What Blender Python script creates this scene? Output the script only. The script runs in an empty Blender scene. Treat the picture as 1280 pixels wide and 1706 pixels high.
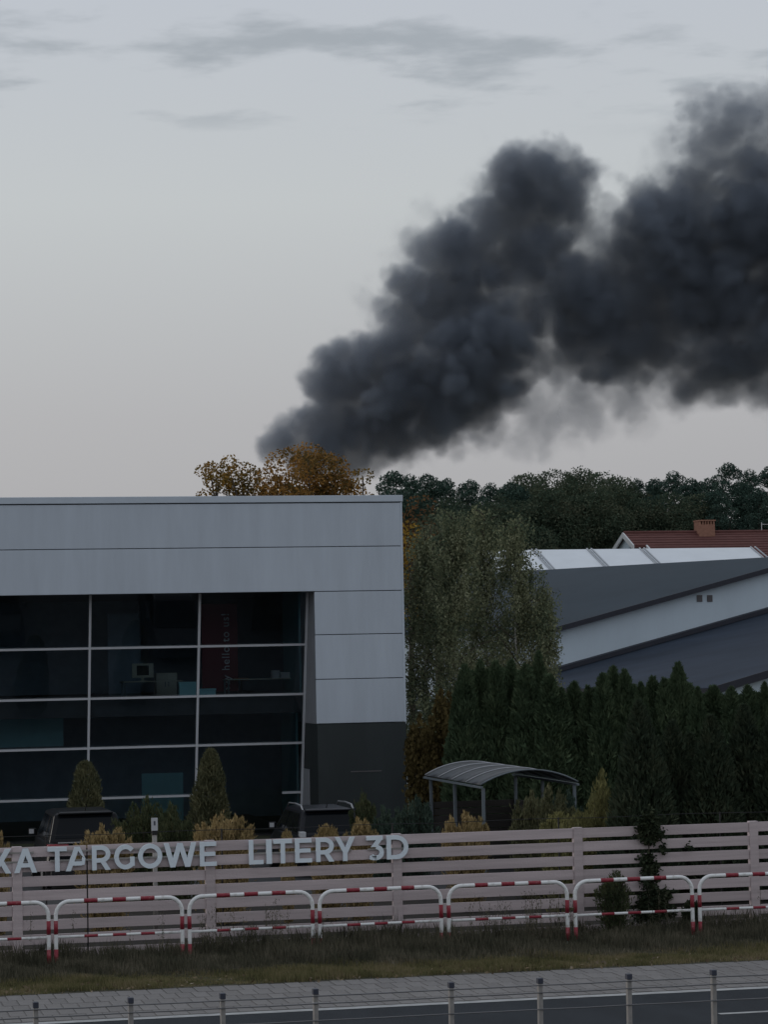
import bpy, bmesh, math, random
import numpy as np
from mathutils import Vector, Matrix

random.seed(7)
RNG = np.random.default_rng(7)
SC = bpy.context.scene
COL = SC.collection

# ------------------------------------------------------------------ camera
F_PX, CAM_H = 4400.0, 5.2
YAW = math.atan(F_PX / 19600.0)
PITCH = math.atan(237.0 / F_PX)
ROLL = -0.0195
cam_d = bpy.data.cameras.new('camera')
cam_d.sensor_fit = 'VERTICAL'
cam_d.sensor_height = 36.0
cam_d.lens = 36.0 * F_PX / 1706.0
cam_d.clip_start = 0.5
cam_d.clip_end = 6000
cam = bpy.data.objects.new('camera', cam_d)
COL.objects.link(cam)
MCAM = Matrix.Rotation(-YAW, 3, 'Z') @ Matrix.Rotation(math.pi / 2 + PITCH, 3, 'X') @ Matrix.Rotation(ROLL, 3, 'Z')
cam.matrix_world = Matrix.Translation((0, 0, CAM_H)) @ MCAM.to_4x4()
SC.camera = cam

# ------------------------------------------------------------------ world, sun, exposure
SUN_EL, SUN_AZ = math.radians(7), math.radians(-48)
W = bpy.data.worlds.new('World')
SC.world = W
W.use_nodes = True
wn, wl = W.node_tree.nodes, W.node_tree.links
wn.clear()
def wnode(t, **k):
    n = wn.new(t)
    for a, b in k.items():
        setattr(n, a, b)
    return n
def wmath(op, a, b=None, clamp=False):
    n = wnode('ShaderNodeMath', operation=op, use_clamp=clamp)
    for i, v in enumerate((a, b)):
        if v is None: continue
        if isinstance(v, (int, float)): n.inputs[i].default_value = v
        else: wl.new(v, n.inputs[i])
    return n.outputs[0]
sky = wnode('ShaderNodeTexSky', sky_type='NISHITA', sun_disc=False)
sky.sun_elevation = SUN_EL
sky.sun_rotation = SUN_AZ
sky.altitude = 100
sky.dust_density = 2.0
hs = wnode('ShaderNodeHueSaturation')
hs.inputs['Saturation'].default_value = 0.30
wl.new(sky.outputs[0], hs.inputs['Color'])
# thin overcast veil mixed over the clear sky
veil = wnode('ShaderNodeMix', data_type='RGBA')
veil.inputs['Factor'].default_value = 0.88
wl.new(hs.outputs[0], veil.inputs['A'])
# scattered small clouds on a plane high above
geo = wnode('ShaderNodeTexCoord')
sep = wnode('ShaderNodeSeparateXYZ')
wl.new(geo.outputs['Generated'], sep.inputs[0])
# dusk haze: the veil is duller and greyer low down
hz_r = wnode('ShaderNodeValToRGB')
for i_, (p_, c_) in enumerate(((0.0, (.285, .283, .298)), (0.09, (.362, .362, .376)), (0.17, (.445, .468, .480)), (0.26, (.430, .462, .515)))):
    e_ = hz_r.color_ramp.elements[i_] if i_ < 2 else hz_r.color_ramp.elements.new(p_)
    e_.position = p_; e_.color = (*c_, 1)
wl.new(sep.outputs['Z'], hz_r.inputs[0])
hz_m = wnode('ShaderNodeVectorMath', operation='SCALE')
hz_m.inputs['Scale'].default_value = 10.0
wl.new(hz_r.outputs[0], hz_m.inputs[0])
wl.new(hz_m.outputs[0], veil.inputs['B'])
zz = wmath('MAXIMUM', sep.outputs['Z'], 0.02)
cx = wmath('DIVIDE', sep.outputs['X'], zz)
cy = wmath('DIVIDE', sep.outputs['Y'], zz)
cmb = wnode('ShaderNodeCombineXYZ')
wl.new(wmath('MULTIPLY', cx, 2.5), cmb.inputs[0])
wl.new(wmath('MULTIPLY', cy, 2.2), cmb.inputs[1])
nz = wnode('ShaderNodeTexNoise')
nz.inputs['Scale'].default_value = 1.0
nz.inputs['Detail'].default_value = 5
nz.inputs['Roughness'].default_value = 0.55
mp = wnode('ShaderNodeMapping')
mp.inputs['Location'].default_value = (4.4, 22.2, 0)
wl.new(cmb.outputs[0], mp.inputs[0])
wl.new(mp.outputs[0], nz.inputs['Vector'])
cl = wnode('ShaderNodeMapRange', interpolation_type='SMOOTHSTEP')
cl.inputs['From Min'].default_value = 0.50
cl.inputs['From Max'].default_value = 0.66
wl.new(nz.outputs['Fac'], cl.inputs['Value'])
high = wnode('ShaderNodeMapRange', interpolation_type='SMOOTHSTEP')
high.inputs['From Min'].default_value = 0.188
high.inputs['From Max'].default_value = 0.212
wl.new(sep.outputs['Z'], high.inputs['Value'])
cf = wmath('MULTIPLY', wmath('MULTIPLY', cl.outputs[0], high.outputs[0]), 0.72)
cm = wnode('ShaderNodeMix', data_type='RGBA')
wl.new(cf, cm.inputs['Factor'])
wl.new(veil.outputs['Result'], cm.inputs['A'])
cm.inputs['B'].default_value = (2.55, 2.85, 3.15, 1)
bg = wnode('ShaderNodeBackground')
bg.inputs['Strength'].default_value = 0.095
wl.new(cm.outputs['Result'], bg.inputs['Color'])
wo = wnode('ShaderNodeOutputWorld')
wl.new(bg.outputs[0], wo.inputs['Surface'])

sd = bpy.data.lights.new('sun', 'SUN')
sd.energy = 0.5
sd.angle = math.radians(25)
sd.color = (1.0, 0.92, 0.84)
sun = bpy.data.objects.new('sun', sd)
COL.objects.link(sun)
sdir = Vector((math.sin(SUN_AZ) * math.cos(SUN_EL), math.cos(SUN_AZ) * math.cos(SUN_EL), math.sin(SUN_EL)))
sun.rotation_euler = (-sdir).to_track_quat('-Z', 'Y').to_euler()

SC.view_settings.view_transform = 'Standard'
SC.view_settings.look = 'None'
SC.view_settings.exposure = 0.4
SC.view_settings.gamma = 1.0
SC.view_settings.use_curve_mapping = False
SC.render.engine = 'CYCLES'
SC.cycles.use_denoising = True
SC.cycles.max_bounces = 6
SC.cycles.diffuse_bounces = 3
SC.cycles.transparent_max_bounces = 12
SC.cycles.volume_bounces = 1
SC.cycles.volume_step_rate = 3.0
SC.cycles.volume_max_steps = 256

# ------------------------------------------------------------------ helpers: photo ray -> real place
MN = np.array(MCAM)
CAMP = np.array([0, 0, CAM_H])
def ray(x, y): return MN @ np.array([(x - 640) / F_PX, (853 - y) / F_PX, -1.0])
def atY(x, y, Y):
    d = ray(x, y); return CAMP + d * (Y / d[1])
def atZ(x, y, z):
    d = ray(x, y); return CAMP + d * ((z - CAM_H) / d[2])

# ------------------------------------------------------------------ helpers: materials
def mat(name, col, rough=0.65, var=0.12, scale=(2, 2, 2), bump=0.0, bscale=60.0, metal=0.0, spec=0.3, col2=None, coat=0.0, detail=6, thr=None, objvar=0.0):
    m = bpy.data.materials.new(name); m.use_nodes = True
    n, l = m.node_tree.nodes, m.node_tree.links
    b = n['Principled BSDF']
    b.inputs['Roughness'].default_value = rough
    b.inputs['Metallic'].default_value = metal
    b.inputs['Specular IOR Level'].default_value = spec
    b.inputs['Coat Weight'].default_value = coat
    tc = n.new('ShaderNodeTexCoord'); mp = n.new('ShaderNodeMapping')
    mp.inputs['Scale'].default_value = scale
    l.new(tc.outputs['Object'], mp.inputs[0])
    nz = n.new('ShaderNodeTexNoise'); nz.inputs['Scale'].default_value = 1.0
    nz.inputs['Detail'].default_value = detail; nz.inputs['Roughness'].default_value = 0.65
    l.new(mp.outputs[0], nz.inputs['Vector'])
    mr = n.new('ShaderNodeMapRange')
    a, c = thr or (0.3, 0.7)
    mr.inputs['From Min'].default_value = a; mr.inputs['From Max'].default_value = c
    l.new(nz.outputs['Fac'], mr.inputs['Value'])
    mx = n.new('ShaderNodeMix'); mx.data_type = 'RGBA'
    l.new(mr.outputs[0], mx.inputs['Factor'])
    c1 = tuple(v * (1 - var) for v in col)
    c2 = col2 or tuple(min(1, v * (1 + var)) for v in col)
    mx.inputs['A'].default_value = (*c1, 1); mx.inputs['B'].default_value = (*c2, 1)
    res = mx.outputs['Result']
    if objvar:      # every board or panel its own slight tone
        oi = n.new('ShaderNodeObjectInfo'); mo = n.new('ShaderNodeMapRange')
        mo.inputs['To Min'].default_value = 1 - objvar; mo.inputs['To Max'].default_value = 1 + objvar
        l.new(oi.outputs['Random'], mo.inputs['Value'])
        vm = n.new('ShaderNodeVectorMath'); vm.operation = 'SCALE'
        l.new(res, vm.inputs[0]); l.new(mo.outputs[0], vm.inputs['Scale']); res = vm.outputs[0]
    l.new(res, b.inputs['Base Color'])
    if bump:
        n2 = n.new('ShaderNodeTexNoise'); n2.inputs['Scale'].default_value = bscale; n2.inputs['Detail'].default_value = 4
        l.new(tc.outputs['Object'], n2.inputs['Vector'])
        bp = n.new('ShaderNodeBump'); bp.inputs['Strength'].default_value = bump; bp.inputs['Distance'].default_value = 0.02
        l.new(n2.outputs['Fac'], bp.inputs['Height']); l.new(bp.outputs[0], b.inputs['Normal'])
    return m

def leaf_mat(name, cols, clump=0.5, transl=0.25, bright=1.0):
    m = bpy.data.materials.new(name); m.use_nodes = True
    n, l = m.node_tree.nodes, m.node_tree.links
    n.clear()
    out = n.new('ShaderNodeOutputMaterial')
    g = n.new('ShaderNodeNewGeometry'); tc = n.new('ShaderNodeTexCoord')
    nz = n.new('ShaderNodeTexNoise'); nz.inputs['Scale'].default_value = clump; nz.inputs['Detail'].default_value = 2
    l.new(tc.outputs['Object'], nz.inputs['Vector'])
    a1 = n.new('ShaderNodeMath'); a1.operation = 'MULTIPLY'; a1.inputs[1].default_value = 0.55
    l.new(g.outputs['Random Per Island'], a1.inputs[0])
    a2 = n.new('ShaderNodeMath'); a2.operation = 'MULTIPLY_ADD'; a2.inputs[1].default_value = 1.5; a2.inputs[2].default_value = -0.5
    l.new(nz.outputs['Fac'], a2.inputs[0])
    a3 = n.new('ShaderNodeMath'); a3.operation = 'ADD'; a3.use_clamp = True
    l.new(a1.outputs[0], a3.inputs[0]); l.new(a2.outputs[0], a3.inputs[1])
    cr = n.new('ShaderNodeValToRGB'); e = cr.color_ramp.elements
    while len(e) < len(cols): e.new(0.5)
    for i, c in enumerate(cols):
        e[i].position = i / (len(cols) - 1); e[i].color = (*[v * bright for v in c], 1)
    l.new(a3.outputs[0], cr.inputs[0])
    d = n.new('ShaderNodeBsdfDiffuse'); t = n.new('ShaderNodeBsdfTranslucent'); mx = n.new('ShaderNodeMixShader')
    mx.inputs[0].default_value = transl
    l.new(cr.outputs[0], d.inputs[0]); l.new(cr.outputs[0], t.inputs[0])
    l.new(d.outputs[0], mx.inputs[1]); l.new(t.outputs[0], mx.inputs[2]); l.new(mx.outputs[0], out.inputs[0])
    return m

def glass_mat(name, tint, rough=0.02, ior=1.5):
    m = bpy.data.materials.new(name); m.use_nodes = True
    n, l = m.node_tree.nodes, m.node_tree.links
    n.clear()
    out = n.new('ShaderNodeOutputMaterial'); t = n.new('ShaderNodeBsdfTransparent'); g = n.new('ShaderNodeBsdfGlossy')
    t.inputs[0].default_value = (*tint, 1); g.inputs['Roughness'].default_value = rough
    fr = n.new('ShaderNodeFresnel'); fr.inputs['IOR'].default_value = ior
    mx = n.new('ShaderNodeMixShader')
    l.new(fr.outputs[0], mx.inputs[0]); l.new(t.outputs[0], mx.inputs[1]); l.new(g.outputs[0], mx.inputs[2]); l.new(mx.outputs[0], out.inputs[0])
    return m

# ------------------------------------------------------------------ helpers: objects
ORG = {}
def tag(o, label=None, cat=None, group=None, kind=None):
    if label: o['label'] = label
    if cat: o['category'] = cat
    if group: o['group'] = group
    if kind: o['kind'] = kind
    return o
def thing(name, loc, label, cat, group=None):
    o = bpy.data.objects.new(name, None); COL.objects.link(o)
    o.empty_display_size = 0.3
    o.location = loc; ORG[o.name] = np.array(loc, float)
    return tag(o, label, cat, group)
def link(name, me, parent=None, loc=None):
    o = bpy.data.objects.new(name, me); COL.objects.link(o)
    if parent is not None:
        o.parent = parent; ORG[o.name] = ORG[parent.name]
        if loc is not None: o.location = loc
    else:
        if loc is not None: o.location = loc
        ORG[o.name] = np.array(loc if loc is not None else (0, 0, 0), float)
    return o
class MB:
    def __init__(s): s.v, s.f = [], []
    def poly(s, pts, faces):
        k = len(s.v); s.v += [tuple(map(float, p)) for p in pts]; s.f += [tuple(i + k for i in f) for f in faces]; return s
    def box(s, x0, x1, y0, y1, z0, z1):
        p = [(x, y, z) for z in (z0, z1) for y in (y0, y1) for x in (x0, x1)]
        return s.poly(p, [(0, 2, 3, 1), (4, 5, 7, 6), (0, 1, 5, 4), (2, 6, 7, 3), (0, 4, 6, 2), (1, 3, 7, 5)])
    def hexa(s, p):  # 8 points, bottom ring 0-3, top ring 4-7
        return s.poly(p, [(3, 2, 1, 0), (4, 5, 6, 7), (0, 1, 5, 4), (1, 2, 6, 5), (2, 3, 7, 6), (3, 0, 4, 7)])
    def prism(s, ring, off):
        n = len(ring); off = np.array(off)
        a = [np.array(p) for p in ring]; b = [p + off for p in a]
        return s.poly(a + b, [tuple(range(n - 1, -1, -1)), tuple(range(n, 2 * n))] + [(i, (i + 1) % n, n + (i + 1) % n, n + i) for i in range(n)])
    def tube(s, path, r, n=8, cap=True):
        path = [Vector(p) for p in path]; rr = r if isinstance(r, (list, tuple)) else [r] * len(path)
        rings, prev = [], None
        for i, p in enumerate(path):
            t = (path[min(i + 1, len(path) - 1)] - path[max(i - 1, 0)]).normalized()
            if prev is None:
                up = Vector((0, 0, 1)) if abs(t.z) < 0.9 else Vector((1, 0, 0)); u = t.cross(up).normalized()
            else:
                u = (prev - t * prev.dot(t)).normalized()
            w = t.cross(u); prev = u
            rings.append([p + (u * math.cos(a) + w * math.sin(a)) * rr[i] for a in [2 * math.pi * k / n for k in range(n)]])
        pts = [q for g in rings for q in g]; fs = []
        for i in range(len(rings) - 1):
            for k in range(n):
                fs.append((i * n + k, i * n + (k + 1) % n, (i + 1) * n + (k + 1) % n, (i + 1) * n + k))
        if cap: fs += [tuple(range(n - 1, -1, -1)), tuple(range(len(pts) - n, len(pts)))]
        return s.poly(pts, fs)
    def mesh(s, name, m, org=(0, 0, 0), smooth=False):
        me = bpy.data.meshes.new(name); o = np.array(org, float)
        me.from_pydata([tuple(np.array(p) - o) for p in s.v], [], s.f)
        bm = bmesh.new(); bm.from_mesh(me); bmesh.ops.recalc_face_normals(bm, faces=bm.faces); bm.to_mesh(me); bm.free()
        if smooth:
            me.polygons.foreach_set('use_smooth', [True] * len(me.polygons))
        me.materials.append(m); return me
    def build(s, name, m, parent=None, smooth=False, bevel=0.0):
        org = ORG[parent.name] if parent is not None else (0, 0, 0)
        o = link(name, s.mesh(name, m, org, smooth), parent)
        if bevel:
            b = o.modifiers.new('bevel', 'BEVEL'); b.width = bevel; b.segments = 2; b.limit_method = 'ANGLE'
        return o
def bx(name, m, parent, x0, x1, y0, y1, z0, z1, bevel=0.0):
    return MB().box(x0, x1, y0, y1, z0, z1).build(name, m, parent, bevel=bevel)

def raw_mesh(name, V, nper, m):
    """V: (N*nper,3) vertices, each run of nper is one face"""
    me = bpy.data.meshes.new(name); nv = len(V); nf = nv // nper
    me.vertices.add(nv); me.vertices.foreach_set('co', np.ascontiguousarray(V, dtype=np.float32).ravel())
    me.loops.add(nv); me.loops.foreach_set('vertex_index', np.arange(nv, dtype=np.int32))
    me.polygons.add(nf); me.polygons.foreach_set('loop_start', np.arange(0, nv, nper, dtype=np.int32))
    me.update(calc_edges=True); me.materials.append(m); return me
def unit(a): return a / np.maximum(np.linalg.norm(a, axis=1, keepdims=True), 1e-9)
def rand_dirs(n): return unit(RNG.normal(size=(n, 3)))
def leaves(C, L, Wd, axis=None, jit=1.0):
    """rhombic leaf quads at C; axis = preferred long direction"""
    n = len(C)
    a = rand_dirs(n) if axis is None else unit(axis + jit * RNG.normal(size=(n, 3)))
    b = unit(np.cross(a, rand_dirs(n)))
    Ls = L * RNG.uniform(.6, 1.3, (n, 1)); Ws = Wd * RNG.uniform(.6, 1.3, (n, 1))
    V = np.stack([C - a * Ls / 2, C + b * Ws / 2, C + a * Ls / 2, C - b * Ws / 2], 1)
    return V.reshape(-1, 3)

# ------------------------------------------------------------------ materials
M = {}
M['panel'] = mat('light_metal_panel', (0.52, 0.575, 0.645), 0.5, 0.075, (1.6, 1.6, 0.22), spec=0.35, bump=0.05, bscale=1.6, objvar=.02)
M['coping'] = mat('coping_metal', (0.54, 0.60, 0.67), 0.45, 0.07, (0.6, 1, 1))
M['darkbase'] = mat('dark_green_cladding', (0.036, 0.044, 0.046), 0.6, 0.15, (1, 1, .3))
M['reveal'] = mat('reveal_metal', (0.30, 0.31, 0.34), 0.5, 0.08)
M['frame'] = mat('window_frame_metal', (0.60, 0.62, 0.66), 0.45, 0.05)
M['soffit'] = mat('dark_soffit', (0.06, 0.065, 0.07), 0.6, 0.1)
M['glass'] = glass_mat('window_glass', (0.84, 0.92, 0.96), 0.02, 1.7)
M['joint'] = mat('joint_rubber', (0.10, 0.11, 0.12), 0.8, 0.1)
M['inwall'] = mat('interior_wall', (0.26, 0.31, 0.38), 0.8, 0.15)
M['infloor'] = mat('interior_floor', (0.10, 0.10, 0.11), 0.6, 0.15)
M['teal'] = mat('teal_panel', (0.26, 0.50, 0.54), 0.6, 0.06)
M['cyan'] = mat('pale_blue_card', (0.45, 0.86, 0.92), 0.6, 0.06)
M['beige'] = mat('beige_laminate', (0.56, 0.54, 0.46), 0.6, 0.08)
M['redcloth'] = mat('dark_red_banner', (0.22, 0.05, 0.06), 0.8, 0.1)
M['print'] = mat('pale_print', (0.75, 0.72, 0.73), 0.8, 0.05)
M['orange'] = mat('orange_wood', (0.50, 0.24, 0.13), 0.6, 0.1)
M['black'] = mat('black_plastic', (0.02, 0.02, 0.022), 0.45, 0.1)
M['fence'] = mat('pinkish_grey_board', (0.505, 0.43, 0.435), 0.75, 0.16, (0.5, 4, 9), bump=0.25, bscale=30, objvar=.09)
M['letter'] = mat('grey_letter_face', (0.74, 0.82, 0.88), 0.5, 0.04, (3, 3, 3))
M['white_paint'] = mat('white_tube_paint', (0.84, 0.85, 0.85), 0.45, 0.06, (11, 11, 11), col2=(0.50, 0.48, 0.45), thr=(.52, .74))
M['red_paint'] = mat('red_tube_paint', (0.29, 0.030, 0.048), 0.45, 0.1, (13, 13, 13), col2=(0.36, 0.15, 0.15), thr=(.52, .76))
M['asphalt'] = mat('asphalt', (0.027, 0.032, 0.038), 0.85, 0.18, (1.5, .6, 1), spec=.15, bump=0.4, bscale=120)
M['yard'] = mat('yard_paving', (0.045, 0.046, 0.048), 0.85, 0.2, bump=0.3)
M['mulch'] = mat('dark_bark_mulch', (0.022, 0.019, 0.016), 0.95, 0.3, (6, 6, 6), bump=.6, bscale=20)
M['line'] = mat('road_line_paint', (0.46, 0.47, 0.47), 0.75, 0.1, (3, 7, 6), col2=(0.20, 0.20, 0.20), thr=(.45, .75), bump=.2, bscale=80)
M['paver'] = mat('concrete_paver', (0.20, 0.19, 0.185), 0.85, 0.16, (5, 5, 5), bump=0.5, bscale=50)
M['pavbase'] = mat('pavement_bed', (0.155, 0.147, 0.142), 0.9, 0.25, (8, 8, 8))
M['soil'] = mat('verge_soil', (0.055, 0.052, 0.035), 0.95, 0.35, (3, 3, 3), bump=0.6, bscale=25)
M['ground'] = mat('field_ground', (0.055, 0.06, 0.035), 0.95, 0.3, (.2, .2, .2), bump=0.5, bscale=4)
M['post'] = mat('galvanised_post', (0.30, 0.285, 0.27), 0.55, 0.15, (8, 8, 8), metal=0.2)
M['postcap'] = mat('dark_post_cap', (0.045, 0.05, 0.07), 0.5, 0.15)
M['cable'] = mat('steel_cable', (0.17, 0.17, 0.175), 0.45, 0.1, metal=0.5)
M['steel'] = mat('blue_grey_steel', (0.15, 0.175, 0.195), 0.5, 0.08)
M['poly'] = mat('smoky_roof_sheet', (0.045, 0.050, 0.056), 0.4, 0.12, (1, 1, 1), spec=0.5)
M['board'] = mat('dark_board', (0.060, 0.055, 0.052), 0.75, 0.2, (1, 6, 12))
M['carpaint'] = mat('black_car_paint', (0.008, 0.009, 0.011), 0.3, 0.05, coat=0.05, spec=0.15)
M['carpaint2'] = mat('charcoal_car_paint', (0.014, 0.015, 0.020), 0.3, 0.05, coat=0.08, spec=0.18)
M['carglass'] = mat('tinted_car_glass', (0.006, 0.008, 0.011), 0.12, 0.05, spec=0.13)
M['rail'] = mat('grey_roof_rail', (0.34, 0.35, 0.37), 0.35, 0.05, metal=0.5)
M['tyre'] = mat('tyre_rubber', (0.02, 0.02, 0.02), 0.85, 0.1)
M['rim'] = mat('alloy_rim', (0.35, 0.35, 0.36), 0.35, 0.05, metal=0.8)
M['tail'] = mat('red_tail_light', (0.30, 0.025, 0.035), 0.2, 0.05, spec=0.6)
M['clear'] = mat('clear_lens', (0.55, 0.56, 0.58), 0.2, 0.1, spec=0.6)
M['chrome'] = mat('chrome_strip', (0.55, 0.55, 0.57), 0.2, 0.05, metal=0.9)
M['hallroof'] = mat('dark_blue_grey_roof', (0.036, 0.052, 0.068), 0.75, 0.12, (.25, .25, .25), spec=0.15, bump=.1, bscale=2)
M['hallroof2'] = mat('slate_grey_roof', (0.034, 0.046, 0.068), 0.75, 0.25, (.2, .5, .2), spec=0.15, bump=.1, bscale=2)
M['fascia'] = mat('black_fascia', (0.028, 0.030, 0.042), 0.6, 0.1)
M['render'] = mat('white_render', (0.56, 0.645, 0.715), 0.85, 0.06, (.5, .5, .25), bump=.1, bscale=10)
M['membrane'] = mat('white_roof_membrane', (0.74, 0.78, 0.82), 0.6, 0.05, (.6, .6, .6))
M['seam'] = mat('grey_roof_seam', (0.40, 0.42, 0.45), 0.6, 0.05)
M['tile'] = mat('red_roof_tile', (0.120, 0.048, 0.042), 0.8, 0.2, (1.5, 1.5, 6), bump=.2, bscale=8)
M['brick'] = mat('chimney_brick', (0.30, 0.155, 0.11), 0.85, 0.2, (5, 5, 9))
M['barge'] = mat('white_bargeboard', (0.62, 0.63, 0.64), 0.7, 0.05)
M['vent'] = mat('vent_grille', (0.13, 0.12, 0.125), 0.7, 0.1)
M['bark'] = mat('bark', (0.075, 0.06, 0.048), 0.9, 0.3, (4, 4, 1), bump=.6, bscale=12)
M['birchbark'] = mat('birch_bark', (0.42, 0.40, 0.37), 0.8, 0.3, (3, 3, 8), col2=(0.50, 0.48, .45), thr=(.38, .5))
M['grey_sign'] = mat('small_sign_grey', (0.45, 0.47, 0.50), 0.6, 0.08)
G_ = lambda *c: c
M['oak'] = leaf_mat('autumn_oak_leaf', [(0.0458, 0.0455, 0.0205), (0.1296, 0.0814, 0.0307), (0.2515, 0.1334, 0.0375), (0.3203, 0.1871, 0.0597)], 0.55, bright=1.5)
M['oakedge'] = leaf_mat('olive_oak_leaf', [(0.0479, 0.0394, 0.0139), (0.1244, 0.0832, 0.0231), (0.2297, 0.1240, 0.0347)], 0.6, bright=1.7)
M['pine'] = leaf_mat('pine_needle', [(0.0095, 0.0176, 0.0149), (0.0190, 0.0314, 0.0255), (0.0304, 0.0451, 0.0340)], 0.35, .1, bright=3.0)
M['dec'] = leaf_mat('dark_deciduous_leaf', [(0.0119, 0.0200, 0.0150), (0.0272, 0.0380, 0.0255), (0.0527, 0.0550, 0.0360)], 0.35, .2, bright=2.6)
M['rust'] = leaf_mat('rust_leaf', [(0.035, 0.022, 0.014), (0.085, 0.048, 0.024), (0.12, 0.075, 0.035)], 0.5, bright=1.8)
M['yellow'] = leaf_mat('yellow_leaf', [(0.09, 0.06, 0.015), (0.20, 0.125, 0.025), (0.26, 0.17, 0.04)], 0.6, bright=1.5)
M['birch'] = leaf_mat('birch_leaf', [(0.0240, 0.0326, 0.0210), (0.0546, 0.0665, 0.0420), (0.0929, 0.0966, 0.0560), (0.1474, 0.1509, 0.0980)], 0.7, bright=2.5)
M['thuja'] = leaf_mat('thuja_spray', [(0.0109, 0.0171, 0.0102), (0.0208, 0.0303, 0.0171), (0.0348, 0.0455, 0.0250)], 1.2, .12, bright=3.6)
M['thuja_near'] = leaf_mat('dark_thuja_spray', [(0.0100, 0.0137, 0.0103), (0.0168, 0.0234, 0.0149), (0.0290, 0.0332, 0.0207)], 1.2, .12, bright=3.0)
M['cone'] = leaf_mat('olive_cypress_spray', [(0.0420, 0.0486, 0.0290), (0.0840, 0.0864, 0.0493), (0.1288, 0.1215, 0.0653)], 2.0, .15, bright=1.6)
M['gold'] = leaf_mat('golden_cypress_spray', [(0.1080, 0.0893, 0.0449), (0.2376, 0.1800, 0.0873), (0.3528, 0.2664, 0.1372)], 2.5, .2, bright=1.35)
M['juniper'] = leaf_mat('juniper_spray', [(0.020, 0.028, 0.016), (0.038, 0.046, 0.025), (0.065, 0.066, 0.034)], 2.0, .15, bright=1.9)
M['greenshrub'] = leaf_mat('blue_green_shrub', [(0.0160, 0.0260, 0.0207), (0.0300, 0.0440, 0.0345), (0.0500, 0.0660, 0.0483)], 2.0, .15, bright=2.0)
M['yelgreen'] = leaf_mat('yellow_green_spray', [(0.0690, 0.0718, 0.0329), (0.1311, 0.1270, 0.0568), (0.2070, 0.1932, 0.0822)], 2.0, .2, bright=1.6)
M['brownbush'] = leaf_mat('brown_bush_leaf', [(0.0270, 0.0220, 0.0120), (0.0648, 0.0500, 0.0216), (0.0990, 0.0780, 0.0336)], 1.5, bright=1.8)
M['ivy'] = leaf_mat('ivy_leaf', [(0.010, 0.014, 0.010), (0.020, 0.026, 0.016), (0.034, 0.038, 0.022)], 2.0, .1, bright=2.0)
M['grass'] = leaf_mat('short_grass_blade', [(0.0767, 0.0702, 0.0417), (0.1302, 0.1287, 0.0591), (0.2069, 0.1784, 0.0956), (0.2606, 0.2121, 0.1392)], 1.2, .25, bright=1.15)
M['weed'] = leaf_mat('dry_weed_blade', [(0.0249, 0.0252, 0.0194), (0.0454, 0.0454, 0.0319), (0.0749, 0.0694, 0.0500), (0.1247, 0.1109, 0.0834)], 1.0, .2, bright=1.9)
M['deadleaf'] = leaf_mat('fallen_leaf', [(0.10, 0.075, 0.045), (0.22, 0.17, 0.11), (0.33, 0.28, 0.22)], 3.0, .1)

# ================================================================== SETTING
def sheet(name, m, x0, x1, y0, y1, z, depth=0.0, kind='structure', parent=None):
    if depth: o = MB().box(x0, x1, y0, y1, z - depth, z).build(name, m, parent)
    else: o = MB().poly([(x0, y0, z), (x1, y0, z), (x1, y1, z), (x0, y1, z)], [(0, 1, 2, 3)]).build(name, m, parent)
    if kind: o['kind'] = kind
    return o
ground = sheet('ground', M['ground'], -2500, 2500, -600, 4500, -0.03)
road = sheet('road', M['asphalt'], -200, 220, 24, 38.9, -0.012)
sheet('edge_line', M['line'], -200, 220, 38.44, 38.66, -0.007, parent=road, kind=None)
# lane marking dash: lower right of the view
p0 = atZ(1199, 1689, -0.007); p1 = atZ(1330, 1684, -0.007)
for k in (-2, -1, 0, 1, 2):
    x0 = p0[0] + k * 6.0
    sheet('lane_dash', M['line'], x0, x0 + 2.0, p0[1] - .07, p0[1] + .07, -0.007, parent=road, kind=None)
verge = sheet('verge', M['soil'], -200, 220, 41.8, 47.6, 0.0, 0.2)
yard = sheet('yard', M['yard'], -60, 60, 56.0, 73.9, -0.012)
bed = sheet('planting_bed', M['mulch'], -60, 60, 47.62, 55.99, -0.008)
pavement = sheet('pavement', M['pavbase'], -200, 220, 38.68, 41.82, -0.010, 0.15)

# pavers laid in offset rows
PW, PD = 0.245, 0.62
pv_meshes = []
for k in range(5):
    b = MB(); w, d = PW - .010 - .004 * random.random(), PD - .011 - .006 * random.random()
    t = 0.012
    b.hexa([(0, 0, -.03), (w, 0, -.03), (w, d, -.03), (0, d, -.03), (t * .4, t * .4, 0.004), (w - t * .4, t * .4, .004), (w - t * .4, d - t * .4, .004), (t * .4, d - t * .4, .004)])
    mm = M['paver'].copy(); f = 0.92 + 0.04 * k
    for nd in mm.node_tree.nodes:
        if nd.type == 'MIX':
            nd.inputs['A'].default_value = tuple(v * f for v in nd.inputs['A'].default_value[:3]) + (1,)
            nd.inputs['B'].default_value = tuple(v * f for v in nd.inputs['B'].default_value[:3]) + (1,)
    pv_meshes.append(b.mesh('paver', mm))
far_pavers = MB()
for r in range(5):
    y = 38.70 + r * PD
    off = (r % 2) * PW * .5
    for i in range(-60, 90):
        x = off + i * PW
        if 2.55 + (r * .16) < x < 15.35 + r * .22:
            o = link('paver', random.choice(pv_meshes), pavement, (x, y, -0.004 + random.uniform(-.003, .003)))
        elif -10 < x < 30:
            far_pavers.box(x, x + PW - .018, y, y + PD - .02, -.03, random.uniform(-.004, .002))
o = far_pavers.build('outer_pavers', M['paver'], pavement); o['kind'] = 'stuff'

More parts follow.
